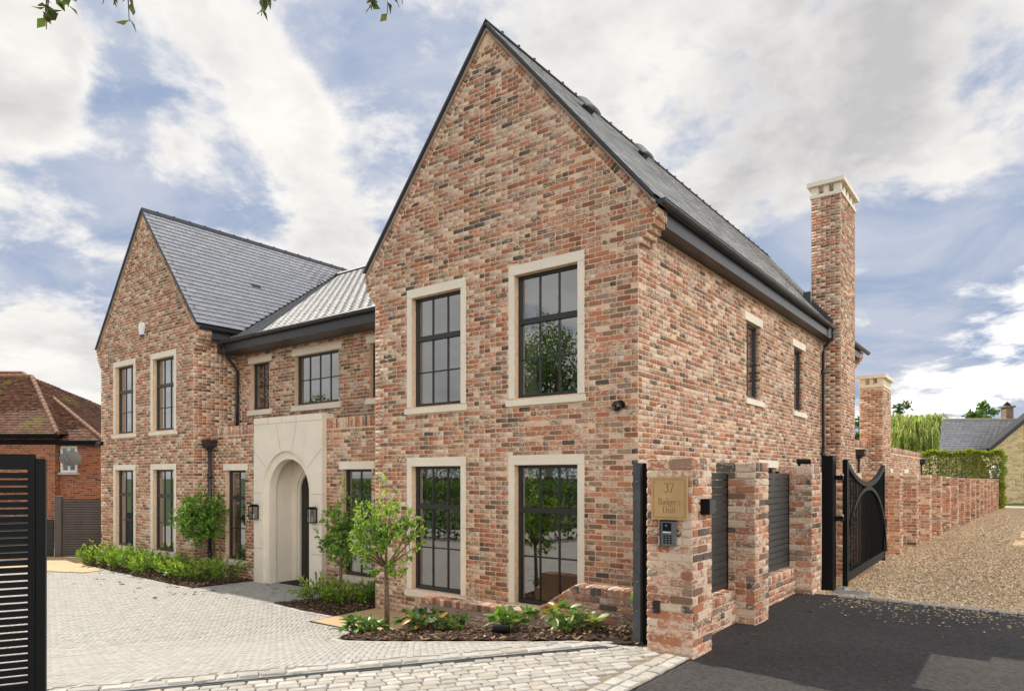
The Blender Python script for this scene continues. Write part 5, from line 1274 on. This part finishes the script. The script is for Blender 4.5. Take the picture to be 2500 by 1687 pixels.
b = MB(); b.quad(PS(rA, f0, zE_), PS(rB, f0, zE_), PS(rB, f1, zR_), PS(rA+2.7, f1, zR_)); b.quad(PS(rA, f0, zE_), PS(rA+2.7, f1, zR_), PS(rA+5.0, f1+4.2, zE_), PS(rA+4.9, f1+4.2, zE_-.1)); mr = b.build('main_roof', DECK, sh)
one('ridge', mat('ridge_stone', (.3, .26, .2), .8), mr, lambda b: b.tube([PS(rA+2.7, f1, zR_+.03), PS(rB, f1, zR_+.03)], .12, 8))
one('wall', mat('stone_wall_far', (.42, .33, .19), .95, nz=(3, .3)), sh, lambda b: b.quad(PS(rA+.2, f0+.4, -2.6), PS(rB, f0+.4, -2.6), PS(rB, f0+.4, zE_), PS(rA+.2, f0+.4, zE_)))
emit_stuff(slates(PS(rA, f0, zE_+.02), RT, s_, n_, rB-rA, sl_, lu=.42, gauge=.26, base=(.26, .26, .275), var=.15, ok=lambda c: c.dot(RT) > rA+2.7*(c.dot(FW)-f0)/(f1-f0)), 'slate', 'slates', SLATE, mr)
chs = one('chimney', mat('stone_chimney', (.2, .16, .11), .9, nz=(6, .4)), sh, lambda b: (b.obox(PS(42.0, 57.9, 5.2), RT, FW, UP, .62, .62, 1.2), b.obox(PS(42.0, 57.9, 5.86), RT, FW, UP, .86, .86, .14)))
one('chimney_pot', BLACK, chs, lambda b: b.tube([PS(42.0, 57.9, 5.93), PS(42.0, 57.9, 6.1), PS(42.0, 57.9, 6.3)], [.3, .22, .03], 8))
pb = thing('dark_shed_roof', 'low flat dark grey roof behind the drive wall below the hedge', 'shed', (-6, 46, -2.4))
one('wall', SLATM, pb, lambda b: b.box(-9.0, -3.0, 45.5, 48.6, -2.4, -.35)); one('roof', mat('felt_roof', (.035, .037, .04), .7), pb, lambda b: b.box(-9.1, -2.9, 45.35, 48.7, -.35, -.05))
# ================================================================== PLANTS
GREENS = {'bay': [(.07, .15, .025), (.10, .20, .03), (.15, .27, .035), (.22, .34, .045)], 'laurel': [(.075, .15, .025), (.13, .23, .03), (.20, .31, .04), (.29, .38, .055)],
          'dark': [(.03, .06, .02), (.04, .08, .024), (.055, .10, .028)], 'mid': [(.055, .10, .024), (.075, .14, .03), (.10, .17, .036)], 'willow': [(.24, .28, .07), (.31, .36, .10), (.18, .22, .06), (.38, .41, .13)],
          'hedge': [(.17, .21, .03), (.24, .27, .035), (.11, .17, .025), (.32, .33, .045)]}
def lc(kind, lift=0):
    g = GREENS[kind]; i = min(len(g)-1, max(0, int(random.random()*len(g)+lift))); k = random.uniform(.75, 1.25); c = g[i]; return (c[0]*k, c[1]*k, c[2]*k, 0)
def rdir(up=0.):
    while True:
        v = Vector((random.uniform(-1, 1), random.uniform(-1, 1), random.uniform(-1, 1)))
        if .05 < v.length < 1: v = v.normalized(); v.z += up; return v.normalized()
def standard(name, label, x, y, zb, zc, rx, rz, tr, n, kind, L, gappy, sprig=None):
    t = thing(name, label, 'tree', (x, y, zb)); tk = MB(); lean = random.uniform(-.03, .03)
    z0 = zc-rz*.75; tk.tube([(x, y, zb-.05), (x+lean*.3, y, (zb+z0)/2), (x+lean, y, z0)], [tr*1.15, tr, tr*.85], 8)
    tops = []
    for i in range(9):
        d = rdir(.7); e = Vector((x+lean, y, z0))+Vector((d.x*rx*.75, d.y*rx*.75, abs(d.z)*rz*1.2+.1)); m_ = Vector((x+lean, y, z0)).lerp(e, .5)+rdir()*.04
        tk.tube([(x+lean, y, z0-.03), m_, e], [tr*.55, tr*.35, tr*.15], 5); tops.append(e)
        for j in range(3): tk.tube([m_.lerp(e, .3*j+.1), m_.lerp(e, .3*j+.1)+Vector((random.uniform(-1, 1)*rx*.4, random.uniform(-1, 1)*rx*.4, random.uniform(.05, .35)))], [tr*.2, tr*.08], 4, caps=False)
    tk.build('trunk', BARK, t, smooth=True)
    cr = MB(); holes = [rdir()*random.uniform(.55, 1.0) for _ in range(gappy)]
    cnt = 0
    while cnt < n:
        p = rdir()*(random.random()**.42)
        if any((p-h).length < .34 for h in holes): continue
        bump = 1+.16*math.sin(p.x*5+p.z*4+x)*math.cos(p.y*6-p.z*3)
        c = Vector((x+lean+p.x*rx*bump, y+p.y*rx*bump, zc+p.z*rz*bump)); cnt += 1
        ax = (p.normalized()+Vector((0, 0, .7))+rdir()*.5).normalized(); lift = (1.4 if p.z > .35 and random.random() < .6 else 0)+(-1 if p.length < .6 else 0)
        for k in range(9):
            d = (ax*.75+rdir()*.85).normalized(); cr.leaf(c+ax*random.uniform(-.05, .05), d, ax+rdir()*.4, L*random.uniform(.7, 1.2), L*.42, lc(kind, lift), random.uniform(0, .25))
    if sprig:
        for k in range(26):
            c = Vector((x+sprig[0]+random.gauss(0, .03), y+random.gauss(0, .03), zc+rz*.9+sprig[1]*random.random())); cr.leaf(c, rdir(.6), rdir(), L, L*.42, lc(kind, 2), .1)
    cr.build('crown', LEAFG if kind == 'bay' else LEAF, t); return t
standard('bay_tree', 'dense round clipped standard tree beside the drainpipe at the left gable corner', -15.62, 8.35, -2.46, -1.0, .60, .56, .022, 620, 'bay', .085, 0, (.0, .3))
standard('standard_tree', 'open leafy standard tree in the bed between porch and right gable', -10.60, 8.45, -2.43, -1.10, .46, .68, .032, 230, 'bay', .085, 7, (.1, .45))
standard('standard_tree', 'yellow green standard tree in front of the right gable beside the tan path', -7.32, 6.66, -2.3, -.84, .55, .58, .034, 250, 'laurel', .078, 9, (-.1, .42))
# shrubs in the left and middle beds: upright leafy stems
def shrub(x, y, zf, r, h, label, n, group, kind='laurel', L=.11, W=.036):
    t = thing('evergreen_shrub', label, 'shrub', (x, y, zf(x, y)), group); b = MB(); stem = MB()
    for i in range(n):
        a, q = random.uniform(0, 6.28), r*math.sqrt(random.random()); px, py = x+q*math.cos(a), y+q*math.sin(a); z0 = zf(px, py)
        hh = h*random.uniform(.6, 1.05)*(1-.35*(q/r)**2); tip = Vector((px+math.cos(a)*q*.35+random.gauss(0, .03), py+math.sin(a)*q*.35+random.gauss(0, .03), z0+hh)); base = Vector((px*.5+x*.5, py*.5+y*.5, z0))
        stem.tube([base, base.lerp(tip, .5)+Vector((0, 0, .03)), tip], [.005, .004, .003], 4, caps=False)
        for k in range(17):
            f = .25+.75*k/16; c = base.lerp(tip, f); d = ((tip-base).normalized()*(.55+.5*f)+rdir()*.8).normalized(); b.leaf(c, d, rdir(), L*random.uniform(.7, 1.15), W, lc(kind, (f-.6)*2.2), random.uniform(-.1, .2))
    stem.build('stem', BARK, t); b.build('foliage', LEAFG, t)
lefts = [(-20.7, 8.10), (-19.95, 8.18), (-19.2, 8.08), (-18.4, 8.2), (-17.65, 8.1), (-16.9, 8.2), (-16.15, 8.12), (-15.45, 8.1), (-14.95, 8.45)]
ords = ['at the fence end', 'second from the fence end', 'third from the fence end', 'fourth from the fence end', 'fifth from the fence end', 'third from the porch end', 'second from the porch end, before the corner', 'below the round clipped tree', 'nearest the stone porch']
for (x, y), o in zip(lefts, ords): shrub(x, y, zf_l, random.uniform(.36, .46), random.uniform(.52, .64), 'bright green shrub in the left bed, '+o, 34, 'shrubs along the left gable bed')
shrub(-11.0, 8.25, zf_m, .38, .50, 'bright green shrub in the porch bed nearest the stone arch', 26, 'shrubs in the porch bed')
shrub(-10.35, 8.2, zf_m, .30, .42, 'bright green shrub in the middle of the porch bed in front of the tree', 28, 'shrubs in the porch bed'); shrub(-9.85, 8.6, zf_m, .30, .42, 'darker shrub in the porch bed against the right gable corner', 28, 'shrubs in the porch bed', 'bay')
# broad-leaved shrubs of the front bed: each leaf an object
LPOOL = {}
def bigleaf(col_i, ci):
    if (col_i, ci) not in LPOOL:
        b = MB(); c = [(.085, .16, .045), (.12, .21, .05), (.17, .27, .06), (.06, .115, .035), (.22, .30, .09), (.34, .20, .05)][col_i]; N_ = 5; cv = .1+.12*ci
        P_ = lambda s, f: Vector((s*.20*math.sin(math.pi*min(1, f*.96+.03))**.8, f, -cv*f*f+abs(s)*.05))
        for i in range(N_):
            fa, fb = i/N_, (i+1)/N_; k = 1.0
            b.quad(P_(0, fa), P_(1, fa), P_(1, fb), P_(0, fb), (c[0]*k, c[1]*k, c[2]*k, 0)); b.quad(P_(-1, fa), P_(0, fa), P_(0, fb), P_(-1, fb), (c[0]*k*.92, c[1]*k*.94, c[2]*k, 0))
        me = b.mesh('leaf', smooth=False); me.materials.append(LEAFG); LPOOL[(col_i, ci)] = me
    return LPOOL[(col_i, ci)]
def viburnum(label, x, y, whorls, pal, Lm=.15):
    z0 = zf_f(x, y); t = thing('broadleaf_shrub', label, 'shrub', (x, y, z0), 'broad-leaved shrubs along the low garden wall'); st = MB(); root = Vector((x, y, z0-.02))
    for (dx, dy, h, n) in whorls:
        tip = Vector((x+dx, y+dy, z0+h)); m_ = root.lerp(tip, .5)+Vector((-dx*.12, -dy*.12, h*.12)); st.tube([root, m_, tip], [.007, .006, .004], 5)
        for k in range(n):
            a = 6.283*k/n+random.uniform(-.35, .35); el = random.uniform(-.35, .5) if k % 3 else random.uniform(.5, 1.0); low = (k % 4 == 3)
            d = Vector((math.cos(a)*math.cos(el), math.sin(a)*math.cos(el), math.sin(el))); c = m_.lerp(tip, random.uniform(.45, .8)) if low else tip
            L = Lm*random.uniform(.75, 1.25); sd_ = d.cross(UP).normalized(); nn = sd_.cross(d).normalized()
            o = bpy.data.objects.new('leaf', bigleaf(random.choice(pal), random.randrange(3))); COL.objects.link(o); o.parent = t
            M = Matrix((sd_, d, nn)).transposed().to_4x4(); M.translation = c-Vector(t.location); o.matrix_local = M @ Matrix.Rotation(random.uniform(-.5, .5), 4, 'Y') @ Matrix.Diagonal((L*1.15, L, L, 1))
    st.build('stem', BARK, t)
W_ = lambda n, r, h0, h1, k0=5, k1=8: [((random.uniform(-1, 1)*r, random.uniform(-1, 1)*r*.5, random.uniform(h0, h1), random.randint(k0, k1))) for _ in range(n)]
viburnum('low broad-leaved shrub at the foot of the yellow green standard tree', -7.30, 6.2, W_(16, .42, .04, .17), [0, 0, 1, 3, 4])
viburnum('largest dark broad-leaved shrub before the low wall, with tall tips', -5.95, 6.25, W_(26, .52, .04, .20), [0, 0, 1, 3, 3, 5])
viburnum('small pale broad-leaved shrub beside the black spotlight', -4.75, 6.2, W_(11, .30, .08, .25), [1, 2, 4])
viburnum('bushy yellowish broad-leaved shrub right of the black spotlight', -3.92, 6.15, W_(15, .38, .06, .22), [1, 2, 2, 4, 5])
viburnum('thin single-stemmed shrub beside the steel gate post', -3.13, 6.2, [(.0, .0, .34, 8), (.02, .05, .2, 5)], [1, 2, 4])
sp = thing('garden_spotlight', 'small black tubular spotlight lying in the front bed', 'spotlight', (-4.62, 5.9, -1.8))
zs = zf_f(-4.62, 5.9); one('barrel', BLACK, sp, lambda b: b.tube([(-4.72, 5.85, zs+.06), (-4.56, 5.93, zs+.065)], .042, 14)); one('spike', BLACK, sp, lambda b: b.tube([(-4.63, 5.9, zs-.03), (-4.63, 5.9, zs+.03)], .012, 6)); one('glass', GLOSSB, sp, lambda b: b.tube([(-4.735, 5.8425, zs+.0595), (-4.7205, 5.8498, zs+.06)], .036, 14))
pp = thing('irrigation_pipe', 'brown irrigation pipe looping over the bark of the front bed', 'pipe', (-6.6, 6.3, -2.1))
one('pipe', PIPE, pp, lambda b: b.tube([(x, y, zf_f(x, y)+h) for x, y, h in ((-7.0, 6.75, .12), (-6.9, 6.62, .2), (-6.75, 6.5, .22), (-6.55, 6.35, .15), (-6.35, 6.15, .08), (-6.15, 5.98, .03), (-6.0, 5.9, .0))], .012, 6))
# fallen leaves
FL = []
for i in range(5):
    b = MB(); c = random.choice([(.10, .055, .025), (.15, .085, .03), (.07, .045, .025), (.20, .13, .04)])
    for k in range(6):
        a0, a1 = 6.283*k/6, 6.283*(k+1)/6; r0, r1 = (random.uniform(.5, 1) for _ in range(2)); b.add([(0, 0, .1), (r0*math.cos(a0)*1.4, r0*math.sin(a0), random.uniform(0, .45)), (r1*math.cos(a1)*1.4, r1*math.sin(a1), random.uniform(0, .45))], [(0, 1, 2)], (*c, 0))
    me = b.mesh('fallen_leaf'); me.materials.append(PIECE); FL.append(me)
def drop(x, y, z, k, where):
    o = bpy.data.objects.new('fallen_leaf', random.choice(FL)); COL.objects.link(o); o.location = (x, y, z+.003); o.scale = (k, k, k); o.rotation_euler = (0, 0, random.uniform(0, 6.28)); tag(o, 'small curled brown leaf lying loose on the '+where, 'leaf', 'fallen leaves on the '+where)
for _ in range(46):
    if random.random() < .6: x, y = -15.0+random.gauss(0, 1.3), 7.3+random.gauss(0, .35)
    else: x, y = random.uniform(-20.5, -11.5), random.uniform(6.3, 8.4)
    if not pave_ok(x, y): continue
    drop(x, y, gz(x, y), random.uniform(.028, .055), 'pale paving')
for _ in range(10): drop(random.uniform(-13.9, -11.9), random.uniform(8.4, 9.0), -2.45, random.uniform(.025, .045), 'pale paving')
for x, y in ((-1.2, 4.9), (-2.2, 6.6), (-2.25, 7.0), (-2.1, 8.6), (-2.3, 9.3), (-2.2, 9.4), (-1.6, 8.2), (-.9, 6.2)): drop(x, y, -1.617, random.uniform(.025, .04), 'black asphalt')
# ------------------------------------------------------------------ hedges and trees further off
def AT(slope, f): return CT*slope*f-ST*f, ST*slope*f+CT*f      # ground point on a bearing from the road, f metres down the drive
def clump(b, c, r, n, kind, L, lift=0, flat=1.):
    for _ in range(n):
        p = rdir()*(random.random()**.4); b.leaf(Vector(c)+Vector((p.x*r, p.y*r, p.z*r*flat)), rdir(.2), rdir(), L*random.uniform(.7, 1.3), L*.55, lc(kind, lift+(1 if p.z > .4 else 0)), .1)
def tree(label, x, y, zb, h, r, kind, n=60, m=45, L=.4, name='broadleaf_tree', tr=.25, group=None):
    t = thing(name, label, 'tree', (x, y, zb), group); tk = MB(); tk.tube([(x, y, zb-.1), (x+.1, y, zb+h*.3), (x-.05, y+.1, zb+h*.62)], [tr, tr*.7, tr*.3], 8)
    for i in range(7):
        a = 6.28*i/7+random.random(); e = Vector((x+math.cos(a)*r*.7, y+math.sin(a)*r*.7, zb+h*random.uniform(.5, .85))); tk.tube([(x, y, zb+h*random.uniform(.25, .5)), Vector((x, y, zb+h*.5)).lerp(e, .5), e], [tr*.4, tr*.25, tr*.08], 5)
    tk.build('trunk', BARK, t, smooth=True); cr = MB()
    for i in range(n):
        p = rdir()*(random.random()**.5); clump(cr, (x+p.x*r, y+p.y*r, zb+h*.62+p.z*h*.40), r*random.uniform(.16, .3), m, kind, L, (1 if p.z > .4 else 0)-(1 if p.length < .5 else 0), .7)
    cr.build('crown', LEAF, t); return t
def willow(label, x, y, zb, h, r, n, L=.34, kind='willow', W=.10):
    t = thing('weeping_willow', label, 'tree', (x, y, zb)); tk = MB(); tk.tube([(x, y, zb-.1), (x, y+.1, zb+h*.35), (x+.2, y, zb+h*.7)], [.45, .32, .15], 8); cr = MB()
    limbs = []
    for i in range(24):
        a = random.uniform(0, 6.28); q = r*random.uniform(.15, .85); e = Vector((x+math.cos(a)*q, y+math.sin(a)*q, zb+h*(1-.32*(q/r)**2)*random.uniform(.85, 1.0))); limbs.append(e)
        tk.tube([(x, y, zb+h*.4), Vector((x, y, zb+h*.7)).lerp(e, .5), e], [.16, .1, .03], 5)
    tk.build('trunk', BARK, t, smooth=True)
    for i in range(n):
        e = random.choice(limbs); a = math.atan2(e.y-y, e.x-x)+random.gauss(0, .7); s = Vector((e.x+random.gauss(0, r*.12), e.y+random.gauss(0, r*.12), e.z+random.gauss(0, h*.02))); ln = random.uniform(.25, .75)*h*.8; out = random.uniform(.1, .5)
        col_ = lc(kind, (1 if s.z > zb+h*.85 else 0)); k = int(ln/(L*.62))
        for j in range(k):
            f = j/k; p = s+Vector((math.cos(a)*out*math.sqrt(f+.02)*1.6, math.sin(a)*out*math.sqrt(f+.02)*1.6, .25*math.sin(min(1, f*4)*3.14)*.4-ln*f))
            if p.z < zb+.6: break
            cr.leaf(p, Vector((math.cos(a)*.25+random.gauss(0, .15), math.sin(a)*.25+random.gauss(0, .15), -1)), rdir(), L, W, (col_[0]*random.uniform(.8, 1.2), col_[1]*random.uniform(.8, 1.2), col_[2], 0), .05)
    cr.build('crown', LEAF, t); return t
def hedge(name, label, x0, x1, y0, y1, zb, zt, kind, n, L, top=1, rot=None, lf=LEAF):
    t = thing(name, label, 'hedge', ((x0+x1)/2, (y0+y1)/2, zb)); b = MB(); one('branches', BARK, t, lambda q: [q.tube([(x, (y0+y1)/2, zb), (x+random.gauss(0, .1), (y0+y1)/2, zt-.25)], .02, 5) for x in np.arange(x0+.3, x1, .5)])
    for _ in range(n):
        f = random.random(); x = random.uniform(x0, x1); 
        if f < .5: y = y0+abs(random.gauss(0, .12)); z = random.uniform(zb, zt)
        elif f < .8: y = random.uniform(y0, y1); z = zt-abs(random.gauss(0, .1))
        else: y = random.uniform(y0, y1); z = random.uniform(zb, zt); x = random.choice((x0, x1))+random.gauss(0, .06)
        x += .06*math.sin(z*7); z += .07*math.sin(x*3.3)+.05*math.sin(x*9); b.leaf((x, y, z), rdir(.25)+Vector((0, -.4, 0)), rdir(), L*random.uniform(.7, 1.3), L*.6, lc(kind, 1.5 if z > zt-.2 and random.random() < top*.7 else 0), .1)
    b.build('foliage', lf, t); return t
hedge('beech_hedge', 'clipped yellow green hedge above the far end of the drive wall', -6.9, -1.55, 53.4, 55.0, -2.3, 1.62, 'hedge', 16000, .15)
hedge('front_hedge', 'dark green hedge along the left side of the forecourt behind the gate', -30, -8.8, -2.6, -1.4, -2.5, -.3, 'mid', 9000, .17)
willow('big pale green weeping willow behind the drive wall', *AT(.596, 75), -2.4, 9.7, 4.4, 1700, L=.5, W=.17)
tree('dark tree rising behind the willow beside the rear chimney', *AT(.566, 88), -2.4, 11.6, 2.6, 'dark', 40, 40, .6)
tree('small dark tree seen in the gap between the two chimneys', *AT(.505, 60), -2.4, 7.8, 1.4, 'dark', 34, 40, .4)
tree('rounded dark tree standing above the stone house roof', *AT(.686, 100), -2.4, 12.6, 2.9, 'mid', 70, 60, .6)
for i, (a, h, r) in enumerate(((.640, 11.4, 1.2), (.649, 11.0, 1.1), (.6575, 11.3, 1.5), (.6695, 11.1, 1.9))): tree('small distant tree on the skyline above the slate roof, number %s from the willow' % ['one', 'two', 'three', 'four'][i], *AT(a, 104), -2.4, h, r, 'mid', 26, 30, .5, group='distant trees behind the stone house')
gp_ = MB(); 
for _ in range(2600):
    q = Vector((random.uniform(4.0, 14), random.uniform(59.6, 62), 0)); gp_.leaf((q.x, q.y, -2.08+random.uniform(0, .35)), rdir(.6), rdir(), .16, .1, lc('laurel'), .1)
o = gp_.build('ground_cover', LEAF, None, kind='stuff', loc=(8, 60, -2.08)); tag(o, 'low bright green plants along the foot of the stone gable', 'plants')
# trees across the road behind the camera, mirrored in the windows
tree('loose green tree across the road facing the right gable', -19.5, -11.5, -1.7, 10.0, 3.6, 'mid', 90, 110, .17)
tree('tall tree across the road behind the camera', -11.5, -14.0, -1.7, 9.5, 3.2, 'mid', 70, 80, .2)
tree('bushy tree left of the forecourt by the road', -34.0, -5.0, -2.3, 7.0, 2.4, 'mid', 50, 40, .28)
hedge('road_hedge', 'tall dark hedge across the road behind the camera', -34, -4, -17.5, -16, -1.7, 1.8, 'dark', 16000, .2)
# ------------------------------------------------------------------ overhanging branches at the top of the picture
ot = thing('overhanging_tree', 'broad-leaved tree whose hanging leaf sprays cross the top of the view', 'tree', (-8.6, -1.2, -2.2))
one('trunk', BARK, ot, lambda b: b.tube([(-8.6, -1.2, -2.4), (-8.5, -1.1, 1.0), (-8.2, -.8, 4.2), (-7.6, -.2, 5.6)], [.28, .22, .17, .1], 10))
def spray(x, y, z, n, seed, spread):
    random.seed(seed); b = MB()
    b.tube([(-8.2, -.8, 4.2), (x*.6-8.2*.4, y*.6-.8*.4+.3, z+1.3), (x-.1, y, z+.75)], [.06, .035, .012], 6); tips = []
    for k in range(4):
        e = Vector((x+random.uniform(-1, 1)*spread, y+random.uniform(-1, 1)*spread, z+random.uniform(-.02, .25))); m_ = Vector((x, y, z+.55)).lerp(e, .5)+Vector((0, 0, .1)); b.tube([(x-.1, y, z+.75), m_, e], [.010, .007, .003], 5); tips.append((m_, e))
    b.build('branch', BARK, ot)
    for k in range(n):
        m_, e = random.choice(tips); c = m_.lerp(e, random.uniform(.3, 1)); d = (e-m_).normalized()*.5+rdir(-.3)
        if random.random() < .85:
            q = MB(); L = random.uniform(.07, .12); q.leaf(c, d, rdir(), L, L*.62, random.choice([(.05, .075, .018, 0), (.07, .10, .02, 0), (.04, .055, .016, 0), (.10, .10, .025, 0)]), .1); q.build('leaf', LEAF, ot)
for i, (x, y, z, n, sp) in enumerate(((-5.93, 2.01, 3.38, 34, .11), (-5.50, 2.34, 3.50, 20, .13), (-4.64, 3.0, 3.44, 14, .04), (-4.0, 3.48, 3.38, 24, .05), (-3.88, 3.58, 3.52, 12, .07))): spray(x, y, z, n, 30+i, sp)
